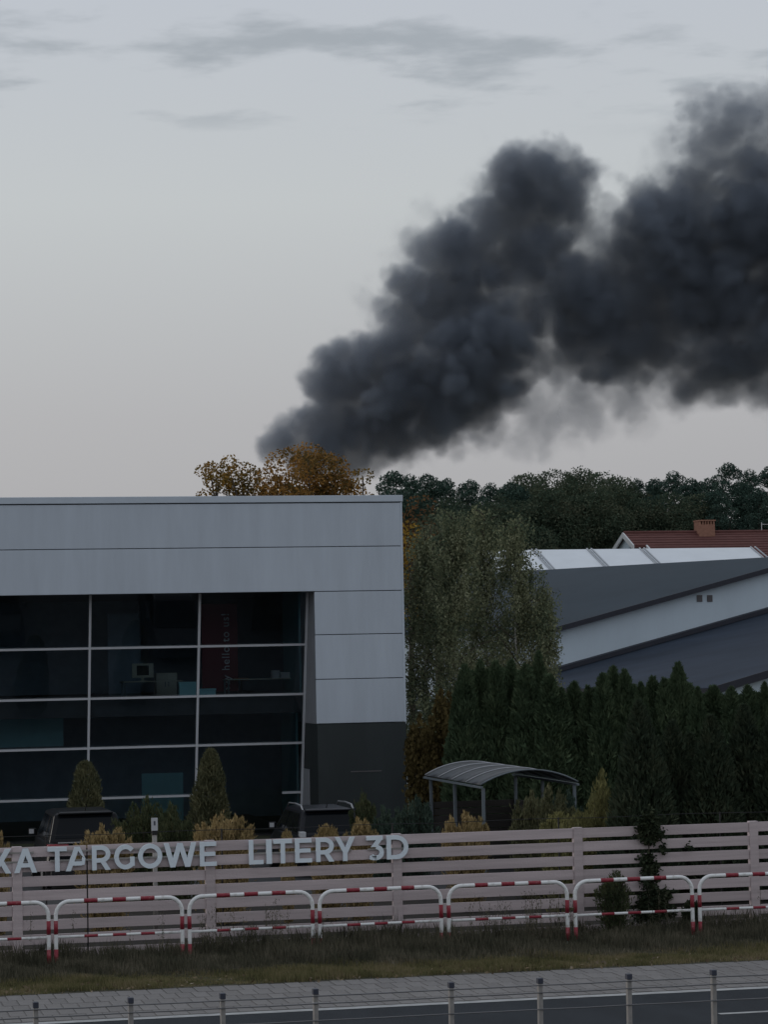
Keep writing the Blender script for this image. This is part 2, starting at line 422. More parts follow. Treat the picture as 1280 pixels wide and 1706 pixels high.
# ================================================================== OFFICE BUILDING
YF = 74.0
XR, XW = 17.15, 14.53          # right corner, right edge of the window opening
ZT = 9.77
office = thing('office_building', (8.0, YF, 0), 'long pale grey metal clad office with wide tilted glass front', 'building')
zrows = [9.56, 8.32, 7.03, 5.80, 4.52, 3.26]
zrows[1] = atY(335, 913, YF)[2]; zrows[2] = atY(600, 984.5, YF)[2]; zrows[3] = atY(600, 1056.5, YF)[2]; zrows[4] = atY(600, 1130.5, YF)[2]; zrows[5] = atY(600, 1204.5, YF)[2]
zwin = zrows[2] + .01
XL = -6.0
J = 0.022
def panel(x0, x1, z0, z1):
    return bx('cladding_panel', M['panel'], office, x0, x1, YF + random.uniform(-.002, .002), YF + .10, z0 + J / 2, z1 - J / 2, bevel=.008)
for za, zb in ((zrows[0], zrows[1]), (zrows[1], zrows[2])):
    panel(XL, 4.2, zb, za); panel(4.212, XR - .06, zb, za)
for k in (2, 3, 4): panel(XW, XR - .06, zrows[k + 1], zrows[k])
for k in (2, 3, 4): panel(XL, 1.95, zrows[k + 1], zrows[k])
bx('joint_backing', M['joint'], office, XL, XR - .03, YF + .06, YF + .16, zrows[2] + .002, ZT - .1)
bx('joint_backing', M['joint'], office, XW + .004, XR - .03, YF + .06, YF + .16, zrows[5] + .012, zrows[2])
bx('corner_trim', M['coping'], office, XR - .06, XR, YF - .008, YF + .12, zrows[5] + .01, zrows[0], bevel=.004)
bx('coping', M['coping'], office, XL, XR + .02, YF - .03, YF + .35, zrows[0] + .022, ZT, bevel=.01)
bx('base_wall', M['darkbase'], office, XW + .02, XR - .006, YF + .02, YF + .3, -.05, zrows[5] - .006)
bx('base_wall', M['darkbase'], office, XL, 1.97, YF + .02, YF + .3, -.05, zrows[5] - .006)
bx('base_trim', M['vent'], office, 15.5, 16.4, YF + .008, YF + .03, 1.86, 1.89)
# glass plane leans out at the top
def yg(z): return 74.9 + 0.2385 * (7.0 - z)
# window reveal (right) follows the opening
MB().hexa([(XW + .005, YF + .1, zrows[5]), (XW + .3, YF + .1, zrows[5]), (XW + .3, yg(3.2) + .5, zrows[5]), (XW + .005, yg(3.2) + .5, zrows[5]),
           (XW + .005, YF + .1, zwin + .2), (XW + .3, YF + .1, zwin + .2), (XW + .3, yg(3.2) + .5, zwin + .2), (XW + .005, yg(3.2) + .5, zwin + .2)]).build('window_reveal', M['reveal'], office)
MB().box(XW + .02, XW + .3, YF + .3, 77.2, -.05, zrows[5] - .006).build('window_reveal', M['darkbase'], office)
bx('door_jamb', M['reveal'], office, XW - .012, XW + .015, 75.3, 76.3, 0, 1.92)
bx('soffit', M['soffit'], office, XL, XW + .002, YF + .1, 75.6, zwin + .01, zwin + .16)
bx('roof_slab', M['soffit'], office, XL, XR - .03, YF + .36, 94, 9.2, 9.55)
bx('side_wall', M['panel'], office, XR - .28, XR - .04, YF + .31, 94, -.05, 9.19)
bx('side_wall', M['panel'], office, XL, XL + .25, YF + .31, 94, -.05, 9.19)
bx('back_wall', M['inwall'], office, XL + .26, XR - .29, 86.0, 86.3, -.05, 9.19)
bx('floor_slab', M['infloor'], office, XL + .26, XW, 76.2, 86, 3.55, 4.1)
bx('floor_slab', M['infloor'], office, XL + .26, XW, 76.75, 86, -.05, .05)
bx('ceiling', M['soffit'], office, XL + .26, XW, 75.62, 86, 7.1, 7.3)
bx('teal_side_wall', M['teal'], office, XW - .06, XW - .002, 76.9, 79.4, .06, 3.54)
bx('teal_side_wall', M['teal'], office, XW - .06, XW - .002, 76.2, 78.8, 4.11, 7.09)
# transoms / mullions / panes
def z_on_glass(x, y):
    d = ray(x, y)
    # CAM_H + t dz = z ; t dy = 74.9+.2385*(7-z)
    t = (74.9 + .2385 * (7 - CAM_H)) / (d[1] + .2385 * d[2]); return CAM_H + t * d[2]
tz = [z_on_glass(333, 1077), z_on_glass(333, 1160), z_on_glass(333, 1242), z_on_glass(333, 1325)]
zs = [zwin + .01] + tz + [0.02]
mx = [XW - .035 - 3.135 * k for k in range(5)]
def tilted(x0, x1, z0, z1, front, back):
    return MB().hexa([(x0, yg(z0) + front, z0), (x1, yg(z0) + front, z0), (x1, yg(z0) + back, z0), (x0, yg(z0) + back, z0),
                      (x0, yg(z1) + front, z1), (x1, yg(z1) + front, z1), (x1, yg(z1) + back, z1), (x0, yg(z1) + back, z1)])
for x in mx: tilted(x - .033, x + .033, 0, zwin, -.03, .12).build('mullion', M['frame'], office)
for k in range(len(mx) - 1):
    xa, xb = mx[k + 1] + .033, mx[k] - .033
    for j, z in enumerate(tz):
        if k == 0 and j == 3:      # doorway: the lowest bar stops either side of it
            tilted(xa, xa + .55, z - .032, z + .032, -.028, .11).build('transom', M['frame'], office)
            tilted(xb - .55, xb, z - .032, z + .032, -.028, .11).build('transom', M['frame'], office)
            continue
        tilted(xa, xb, z - .032, z + .032, -.028, .11).build('transom', M['frame'], office)
    for j in range(len(zs) - 1):
        za, zb = zs[j] - (.032 if j else 0), zs[j + 1] + .032
        if k == 0 and j == 4: za = zs[j] + .032
        tilted(xa, xb, zb, za, .03, .045).build('pane', M['glass'], office)

# ---- things seen dimly inside
def inside_box(name, m, px0, py0, px1, py1, Y, depth, label, cat, group=None):
    a = atY(px0, py1, Y); b = atY(px1, py0, Y)
    return a[0], b[0], a[2], b[2]
def seen_box(px0, py0, px1, py1, Y):
    a = atY(px0, (py0 + py1) / 2, Y); b = atY(px1, (py0 + py1) / 2, Y); c = atY((px0 + px1) / 2, py1, Y); d = atY((px0 + px1) / 2, py0, Y)
    return a[0], b[0], c[2], d[2]
FL2 = 4.1
# banner
x0, x1, z0, z1 = seen_box(336, 1006, 396, 1150, 78.6)
bn = thing('banner', ((x0 + x1) / 2, 78.6, FL2), 'dark red roll-up banner reading say hello to us, upstairs behind the glass', 'banner')
bx('cloth', M['redcloth'], bn, x0, x1, 78.6, 78.62, FL2 + .08, z1)
bx('base', M['black'], bn, x0 + .05, x1 - .05, 78.5, 78.75, FL2, FL2 + .08, bevel=.01)
bx('top_bar', M['black'], bn, x0, x1, 78.59, 78.63, z1, z1 + .03)
ft = bpy.data.curves.new('lettering', 'FONT'); ft.body = 'say hello to us!'; ft.size = 0.33; ft.extrude = 0.004; ft.space_character = 1.12
ft.materials.append(M['print'])
fo = bpy.data.objects.new('lettering', ft); COL.objects.link(fo)
lt = bpy.data.objects.new('printed_words', bpy.data.meshes.new_from_object(fo)); bpy.data.objects.remove(fo); COL.objects.link(lt); lt.parent = bn; lt['kind'] = 'stuff'
tp = atY(383, 1160, 78.59)
lt.matrix_local = Matrix.Translation((tp[0] - (x0 + x1) / 2, -.012, FL2 + .12 - FL2)) @ Matrix.Rotation(math.pi / 2, 4, 'X') @ Matrix.Rotation(math.pi / 2, 4, 'Z')
# storage boxes on the upper floor (pale blue)
def crate(name, px0, py0, px1, py1, Y, dep, m, label, cat, base=None, lid=True, group=None):
    x0, x1, z0, z1 = seen_box(px0, py0, px1, py1, Y)
    if base is not None: z0 = base
    t = thing(name, ((x0 + x1) / 2, Y + dep / 2, z0), label, cat, group)
    bx('body', m, t, x0 + .01, x1 - .01, Y + .01, Y + dep - .01, z0, z1 - .06, bevel=.008)
    bx('lid', m, t, x0, x1, Y, Y + dep, z1 - .058, z1, bevel=.008)
    return t, z1
def desk(px0, px1, Y, dep, label, zt=None):
    a = atY(px0, 1150, Y)[0]; b = atY(px1, 1150, Y)[0]
    t = thing('desk', ((a + b) / 2, Y + dep / 2, FL2), label, 'desk', 'desks behind the upper windows')
    z = FL2 + .45
    bx('desktop', M['beige'], t, a, b, Y, Y + dep, z - .03, z, bevel=.004)
    for sx in (a + .03, b - .08):
        for sy in (Y + .03, Y + dep - .08): bx('leg', M['steel'], t, sx, sx + .05, sy, sy + .05, FL2, z - .03)
    return z
zd = desk(205, 305, 77.3, .8, 'beige desk carrying the computer screen behind upper glass')
zd2 = desk(378, 495, 77.6, .8, 'beige desk with paper stacks beside the teal wall')
crate('storage_box', 298, 1136, 329, 1156, 77.0, .25, M['cyan'], 'larger pale blue storage box on the upper floor by the mullion', 'box', base=FL2)
crate('storage_box', 331, 1147, 360, 1157, 77.0, .25, M['cyan'], 'low pale blue storage box right of the mullion', 'box', base=FL2)
def monitor(px0, py0, px1, py1, Y, z):
    x0, x1, z0, z1 = seen_box(px0, py0, px1, py1, Y)
    t = thing('computer_screen', ((x0 + x1) / 2, Y, z), 'beige computer screen on the desk behind upper glass', 'screen')
    bx('casing', M['beige'], t, x0, x1, Y, Y + .05, z + .10, z + .52, bevel=.01)
    bx('display', M['black'], t, x0 + .14, x1 - .14, Y - .004, Y + .01, z + .17, z + .46)
    bx('stand', M['beige'], t, (x0 + x1) / 2 - .04, (x0 + x1) / 2 + .04, Y + .051, Y + .09, z + .01, z + .3)
    bx('foot', M['beige'], t, (x0 + x1) / 2 - .13, (x0 + x1) / 2 + .13, Y - .05, Y + .15, z, z + .012)
monitor(220, 1136, 256, 1156, 77.6, zd)
def cabinet(px0, py0, px1, Y, label, m=None):
    x0, x1, z0, z1 = seen_box(px0, py0, px1, 1155, Y)
    t = thing('cabinet', ((x0 + x1) / 2, Y, FL2), label, 'cabinet')
    m = m or M['beige']
    bx('carcass', m, t, x0, x1, Y, Y + .4, FL2, z1)
    w = (x1 - x0 - .03) / 2
    for k in range(2):
        d = bx('door', m, t, x0 + .01 + k * (w + .01), x0 + .01 + k * (w + .01) + w, Y - .02, Y - .002, FL2 + .06, z1 - .02, bevel=.004)
        bx('handle', M['steel'], d, x0 + w - .04 + k * .1, x0 + w - .02 + k * .1, Y - .04, Y - .021, (FL2 + z1) / 2 - .08, (FL2 + z1) / 2 + .08)
cabinet(260, 1121, 295, 79.2, 'dull beige cabinet behind the pale blue box upstairs')
cabinet(339, 1114, 371, 79.0, 'olive beige cabinet standing under the red banner', M['beige'])
x0, x1, z0, z1 = seen_box(396, 1131, 408, 1153, 78.2)
ch = thing('office_chair', ((x0 + x1) / 2, 78.2, FL2), 'orange backed office chair right of the red banner', 'chair')
bx('backrest', M['orange'], ch, x0, x1 + .1, 78.2, 78.26, FL2 + .5, z1 + .05, bevel=.015)
bx('seat', M['orange'], ch, x0 - .05, x1 + .15, 78.27, 78.75, FL2 + .40, FL2 + .47, bevel=.015)
MB().tube([((x0 + x1) / 2 + .05, 78.5, FL2), ((x0 + x1) / 2 + .05, 78.5, FL2 + .4)], .03).build('stem', M['black'], ch)
MB().tube([(x0 - .1, 78.5, FL2 + .03), (x1 + .2, 78.5, FL2 + .03)], .02).build('foot', M['black'], ch)
for i, (a, b, c) in enumerate(((453, 466, .26), (467, 487, .18))):
    x0, x1, z0, z1 = seen_box(a, 1138, b, 1153, 77.8)
    t = thing('paper_stack', ((x0 + x1) / 2, 77.9, zd2), ('taller', 'lower')[i] + ' pile of pale binders on the desk by the teal wall', 'papers')
    for k in range(int(c / .06)):
        bx('binder', M['print'], t, x0 + .02 * (k % 2), x1 - .02 * ((k + 1) % 2), 77.75, 78.05, zd2 + k * .06, zd2 + k * .06 + .054, bevel=.004)
# notice board downstairs
x0, x1, z0, z1 = seen_box(236, 1288, 305, 1345, 78.5)
nb = thing('display_board', ((x0 + x1) / 2, 78.5, .05), 'plain teal display board standing behind the ground floor glass', 'board')
bx('panel', M['teal'], nb, x0, x1, 78.5, 78.54, .35, z1)
for x in (x0 + .1, x1 - .15): bx('leg', M['steel'], nb, x, x + .05, 78.5, 78.54, .05, .35)
bx('foot', M['steel'], nb, x0 + .05, x1 - .05, 78.35, 78.49, .05, .09)
x0, x1, z0, z1 = seen_box(-60, 1193, 105, 1245, 79.5)
gp = thing('glass_partition', ((x0 + x1) / 2, 79.5, .05), 'dim teal screen hanging in the leftmost bay of the glass front', 'partition')
bx('screen', M['teal'], gp, x0, x1, 79.5, 79.54, z0, z1)
bx('bottom_rail', M['steel'], gp, x0, x1, 79.48, 79.56, z0 - .05, z0)
for x in (x0 + .2, (x0 + x1) / 2, x1 - .2): bx('hanger', M['steel'], gp, x - .015, x + .015, 79.51, 79.53, z1, 3.55)
x0, x1, z0, z1 = seen_box(180, 1075, 234, 1155, 81.0)
pt = thing('room_divider', ((x0 + x1) / 2, 81, FL2), 'tall blue grey room divider behind the upper middle panes', 'partition')
bx('panel', M['inwall'], pt, x0, x1, 81.0, 81.05, FL2 + .06, 6.6)
bx('base', M['steel'], pt, x0, x1, 80.9, 81.15, FL2, FL2 + .06)

# ================================================================== FENCE
YP = 46.70
XP = [3.784 + 3.408 * k for k in range(-2, 7)]
fence = thing('slat_fence', (10.5, YP, 0), 'long pinkish grey horizontal slat fence behind the striped barriers', 'fence')
PH = 1.965
for x in XP: bx('post', M['fence'], fence, x - .085, x + .085, YP - .025, YP + .10, -.1, PH + random.uniform(-.004, .004), bevel=.006)
SPL = atY(145.5, 1500, YP)[0]
for i in range(len(XP) - 1):
    xa, xb = XP[i] + .085, XP[i + 1] - .085
    for k in range(8):
        zt = 1.95 - .2535 * k + random.uniform(-.004, .004)
        dy = random.uniform(-.004, .004)
        segs = [(xa, xb)] if not (xa < SPL < xb) else [(xa, SPL - .012), (SPL + .012, xb)]
        for a, b in segs:
            dz = random.uniform(-.003, .003)
            MB().hexa([(a, YP + dy, zt - .177), (b, YP + dy, zt - .177 + dz), (b, YP + .03 + dy, zt - .177 + dz), (a, YP + .03 + dy, zt - .177),
                       (a, YP + dy, zt), (b, YP + dy, zt + dz), (b, YP + .03 + dy, zt + dz), (a, YP + .03 + dy, zt)]).build('slat', M['fence'], fence, bevel=.005)
bx('joint_strip', M['black'], fence, SPL - .016, SPL + .016, YP + .036, YP + .05, .05, 1.9)

# ================================================================== RAISED LETTERS
YL = YP - .085
ZL0, LH = 1.515, 0.425
T = 0.186   # stroke as a share of letter height
def glyph(ch, w):
    """list of 2-D polygons in a box w x 1 (units of letter height)"""
    P = []
    R_ = lambda x0, y0, x1, y1: P.append([(x0, y0), (x1, y0), (x1, y1), (x0, y1)])
    D_ = lambda x0, y0, x1, y1, t: P.append([(x0, y0), (x0 + t, y0), (x1 + t, y1), (x1, y1)])
    def arc(cx, cy, rx, ry, a0, a1, t, n=18):
        ps = [math.radians(a0 + (a1 - a0) * i / n) for i in range(n + 1)]
        for i in range(n):
            q = []
            for a in (ps[i], ps[i + 1]): q.append((cx + rx * math.cos(a), cy + ry * math.sin(a)))
            for a in (ps[i + 1], ps[i]): q.append((cx + (rx - t) * math.cos(a), cy + (ry - t) * math.sin(a)))
            P.append(q)
    t = T; d = t * 1.12
    if ch == 'I': R_(0, 0, w, 1)
    elif ch == 'L': R_(0, 0, t, 1); R_(t, 0, w, t * .92)
    elif ch == 'T': R_(0, 1 - t * .92, w, 1); R_(w / 2 - t / 2, 0, w / 2 + t / 2, 1 - t * .92)
    elif ch == 'E':
        R_(0, 0, t, 1)
        for y0, y1, s in ((0, t * .92, 1), (.5 - t * .45, .5 + t * .45, .92), (1 - t * .92, 1, .98)): R_(t, y0, w * s, y1)
    elif ch in 'AB':
        D_(0, 0, w / 2 - d / 2, 1, d)
        if ch == 'A': D_(w - d, 0, w / 2 - d / 2, 1, d)
        else:   # damaged A: right leg broken off
            xs = w - d
            f = 0.60
            xb = w - d + (w / 2 - d / 2 - (w - d)) * 1
            P.append([(.78 * w - .04, .56), (.78 * w + .06, .50), (w / 2 + d / 2, 1), (w / 2 - d / 2, 1)])
            P.append([(.70 * w, .24), (.80 * w, .24), (.78 * w + .06, .50), (.70 * w, .56)])
        R_(w * .24, .22, w * (.76 if ch == 'A' else .70), .22 + t * .9)
    elif ch == 'K':
        R_(0, 0, t, 1)
        D_(t, .26, w - d * 1.15, 1, d * 1.15)
        D_(w - d * 1.1, 0, w * .36, .58, d * 1.1)
    elif ch == 'R':
        R_(0, 0, t, 1)
        ry = .345
        R_(t, 1 - t * .92, w - ry, 1); R_(t, 1 - 2 * ry, w - ry, 1 - 2 * ry + t * .92)
        arc(w - ry - .01, 1 - ry, ry, ry, -90, 90, t)
        D_(w - d * 1.05, 0, w * .44, .34, d * 1.05)
    elif ch == 'G':
        rx = w * .55
        arc(rx, .5, rx, .51, 42, 318, t, 28)
        R_(w - t, .12, w, .50)
    elif ch == 'O': arc(w / 2, .5, w / 2, .51, 0, 360, t, 36)
    elif ch == 'W':
        q = w * .27
        D_(q - d * .5, 0, 0, 1, d); D_(q - d * .5, 0, w / 2 - d / 2, 1, d)
        D_(w - q - d * .5, 0, w / 2 - d / 2, 1, d); D_(w - q - d * .5, 0, w - d, 1, d)
    elif ch == 'Y':
        R_(w / 2 - t / 2, 0, w / 2 + t / 2, .40)
        D_(w / 2 - t / 2, .36, 0, 1, d); D_(w / 2 - t / 2, .36, w - d, 1, d)
    elif ch == '3':
        R_(.04, 1 - t * .92, w * .95, 1)
        D_(w * .30, .54, w * .95 - d * 1.1, 1 - t * .5, d * 1.15)
        arc(w - .33, .31, .33, .32, -150, 88, t, 20)
        arc(.36, .55, .5, .56, 245, 285, t * .95, 6)
    elif ch == 'D':
        R_(0, 0, t, 1)
        R_(t, 0, w - .5, t * .92); R_(t, 1 - t * .92, w - .5, 1)
        arc(w - .5, .5, .5, .5, -90, 90, t, 24)
    return P
def word(chars, label):
    xs = [atY(a, 1425, YL)[0] for c, a, b in chars] + [atY(chars[-1][2], 1425, YL)[0]]
    t = thing('raised_sign', ((xs[0] + xs[-1]) / 2, YP, ZL0), label, 'sign', 'raised lettering on the slat fence')
    for c, a, b in chars:
        xa, xb = atY(a, 1425, YL)[0], atY(b, 1425, YL)[0]
        m = MB()
        for i, pl in enumerate(glyph(c, (xb - xa) / LH)):
            off = (i % 7) * .0006
            m.prism([(xa + u * LH, YL - off, ZL0 + v * LH) for u, v in pl], (0, .05 - off * .5, 0))
        for zz_ in (.25, .75):     # stand-off pins back to the fence slats
            gx = xa + (xb - xa) * .5
        m.build('letter', M['letter'], t)
    bx('mounting_rail', M['post'], t, xs[0] + .05, xs[-1] - .05, YL + .052, YP - .006, ZL0 + .17, ZL0 + .20)
    bx('mounting_rail', M['post'], t, xs[0] + .05, xs[-1] - .05, YL + .052, YP - .006, ZL0 + .33, ZL0 + .36)
    return t
word([('K', -18, 18), ('A', 23, 61)], 'grey raised letters KA cut off by the left edge, on the fence')
word([('T', 79, 111), ('B', 109, 148), ('R', 153, 184), ('G', 190, 224), ('O', 230, 270), ('W', 273, 327), ('E', 333, 361)], 'grey raised letters TARGOWE with one broken letter A, on the fence')
word([('L', 415, 439), ('I', 444, 453), ('T', 456, 487), ('E', 492, 520), ('R', 527, 557), ('Y', 559, 592)], 'grey raised letters LITERY on the fence below the parked wagon')
word([('3', 610, 640), ('D', 645, 681)], 'grey raised characters 3D at the right end of the fence lettering')

# ================================================================== STRIPED BARRIERS
YB = 45.44
bar_spans = [(atY(-130, 1520, YB)[0], atY(80.3, 1520, YB)[0])] + [(atY(a, 1520, YB)[0], atY(b, 1520, YB)[0]) for a, b in ((92.3, 303), (315.3, 521), (533, 735.6), (748, 946), (959.4, 1155), (1167, 1364))]
bar_lab = ['red and white tube barrier cut by the left edge, under letters KA',
           'striped tube barrier below the letters TARGOWE, left of the fence seam end',
           'striped tube barrier under the gap between TARGOWE and LITERY',
           'striped tube barrier below the end of LITERY and the 3D',
           'striped tube barrier in front of the arched shelter',
           'striped tube barrier with small dark conifer and ivy behind it',
           'striped tube barrier cut off by the right edge',
           'striped tube barrier beyond the right edge']
def barrier(xa, xb, label):
    t = thing('tube_barrier', ((xa + xb) / 2, YB, 0), label, 'barrier', 'red and white tube barriers on the verge')
    r, R, ht = .035, .24, 1.10
    path = [(xa, YB, -.1), (xa, YB, .4), (xa, YB, ht - R)]
    path += [(xa + R - R * math.cos(a), YB, ht - R + R * math.sin(a)) for a in [math.pi / 2 * k / 7 for k in range(1, 8)]]
    path += [(xb - R + R * math.sin(a), YB, ht - R + R * math.cos(a)) for a in [math.pi / 2 * k / 7 for k in range(0, 8)]]
    path += [(xb, YB, .4), (xb, YB, -.1)]
    MB().tube(path, r, 10).build('frame', M['white_paint'], t, smooth=True)
    MB().tube([(xa + .03, YB, .50), (xb - .03, YB, .50)], .0235, 8).build('lower_rail', M['white_paint'], t, smooth=True)
    L = xb - xa
    for k in range(3):
        c = xa + L * (.5 + (k - 1) * .225)
        s = random.uniform(.115, .122)
        MB().tube([(c - s, YB, ht), (c + s, YB, ht)], r + .0012, 10).build('red_band', M['red_paint'], t, smooth=True)
        MB().tube([(c - s, YB, .50), (c + s, YB, .50)], .0247, 8).build('red_band', M['red_paint'], t, smooth=True)
    for x in (xa, xb):
        MB().tube([(x, YB, .545), (x, YB, .775 + random.uniform(-.01, .01))], r + .0012, 10).build('red_band', M['red_paint'], t, smooth=True)
        MB().tube([(x, YB, .05), (x, YB, .295)], r + .0012, 10).build('red_band', M['red_paint'], t, smooth=True)
    t.rotation_euler = (0, random.uniform(-.004, .004), 0)
for (a, b), l in list(zip(bar_spans, bar_lab))[:7]: barrier(a, b, l)

# ================================================================== CABLE BARRIER
YC = 35.02
cb = thing('cable_barrier', (8, YC, 0), 'low grey post and steel cable guard barrier along the road', 'barrier')
cxs = [3.061 - 1.248 * k for k in range(4, 0, -1)] + [3.061, 4.307, 5.535, 6.79, 8.661, 9.913, 11.183, 12.412, 13.66, 14.9, 16.15]
for i, x in enumerate(cxs):
    lean = random.uniform(-.008, .008)
    def bx2(w, d, z0, z1):
        return MB().hexa([(x - w + lean * z0, YC - d, z0), (x + w + lean * z0, YC - d, z0), (x + w + lean * z0, YC + d, z0), (x - w + lean * z0, YC + d, z0),
                          (x - w + lean * z1, YC - d, z1), (x + w + lean * z1, YC - d, z1), (x + w + lean * z1, YC + d, z1), (x - w + lean * z1, YC + d, z1)])
    p = bx2(.030, .045, -.2, .70).build('post', M['post'], cb, bevel=.006)
    bx2(.037, .052, .672, .748).build('cap', M['postcap'], p, bevel=.006)
    if i == 7:
        bx2(.034, .05, .55, .572).build('clamp', M['line'], p)
for z in (.655, .555, .33):
    pts = []
    for i in range(len(cxs)):
        pts.append((cxs[i], YC - .058, z))
        if i < len(cxs) - 1: pts.append(((cxs[i] + cxs[i + 1]) / 2, YC - .058, z - random.uniform(.002, .006)))
    MB().tube(pts, .0095, 6).build('cable', M['cable'], cb, smooth=True)

# ================================================================== ARCHED SHELTER
sx0, sx1, sy0, sy1 = 15.15, 17.42, 58.0, 63.4
sh = thing('arched_shelter', ((sx0 + sx1) / 2, 60.7, 0), 'open shelter with arched smoky roof on thin steel posts before the thuja hedge', 'shelter')
EZ, AR = 2.2, .30
def arch(u, lift=0.0):
    hw = (sx1 - sx0) / 2; Rr = (hw * hw + AR * AR) / (2 * AR); a0 = math.asin(hw / Rr)
    a = -a0 + 2 * a0 * u
    return (sx0 + sx1) / 2 + (Rr + lift) * math.sin(a), EZ + AR - Rr + (Rr + lift) * math.cos(a)
NS = 14
for k in range(4):
    ya, yb = sy0 + (sy1 - sy0) * k / 4 + .02, sy0 + (sy1 - sy0) * (k + 1) / 4 - .02
    b = MB()
    for lift in (0.0, .012):
        for u in range(NS + 1):
            x, z = arch(u / NS, lift); b.v += [(x, ya, z), (x, yb, z)]
    n = 2 * (NS + 1)
    for u in range(NS):
        i = 2 * u; b.f += [(i, i + 1, i + 3, i + 2), (n + i, n + i + 2, n + i + 3, n + i + 1), (i, i + 2, n + i + 2, n + i), (i + 1, n + i + 1, n + i + 3, i + 3)]
    b.f += [(0, n, n + 1, 1), (n - 2, n - 1, 2 * n - 1, 2 * n - 2)]
    b.build('roof_sheet', M['poly'], sh, smooth=True)
for k in range(5):
    y = sy0 + (sy1 - sy0) * k / 4
    MB().tube([(arch(u / NS, .022)[0], y, arch(u / NS, .022)[1]) for u in range(NS + 1)], .020, 6).build('roof_rib', M['rail'] if k else M['steel'], sh, smooth=True)
for x in (sx0, sx1): MB().box(x - .03, x + .03, sy0 - .05, sy1 + .12, EZ - .07, EZ - .022).build('eave_beam', M['steel'], sh)
for x in (sx0 + .06, sx1 - .06):
    for y in (sy0 + .06, (sy0 + sy1) / 2, sy1 - .3): bx('post', M['steel'], sh, x - .035, x + .035, y - .035, y + .035, -.05, EZ - .072, bevel=.005)
for k in range(9):
    bx('back_board', M['board'], sh, sx0 + .02, sx1 - .02, sy1 - .24, sy1 - .21, .05 + k * .17, .205 + k * .17, bevel=.004)
for k in range(9):
    bx('side_board', M['board'], sh, sx1 - .02, sx1 + .01, sy0 + .12, sy1 - .36, .05 + k * .17, .205 + k * .17, bevel=.004)

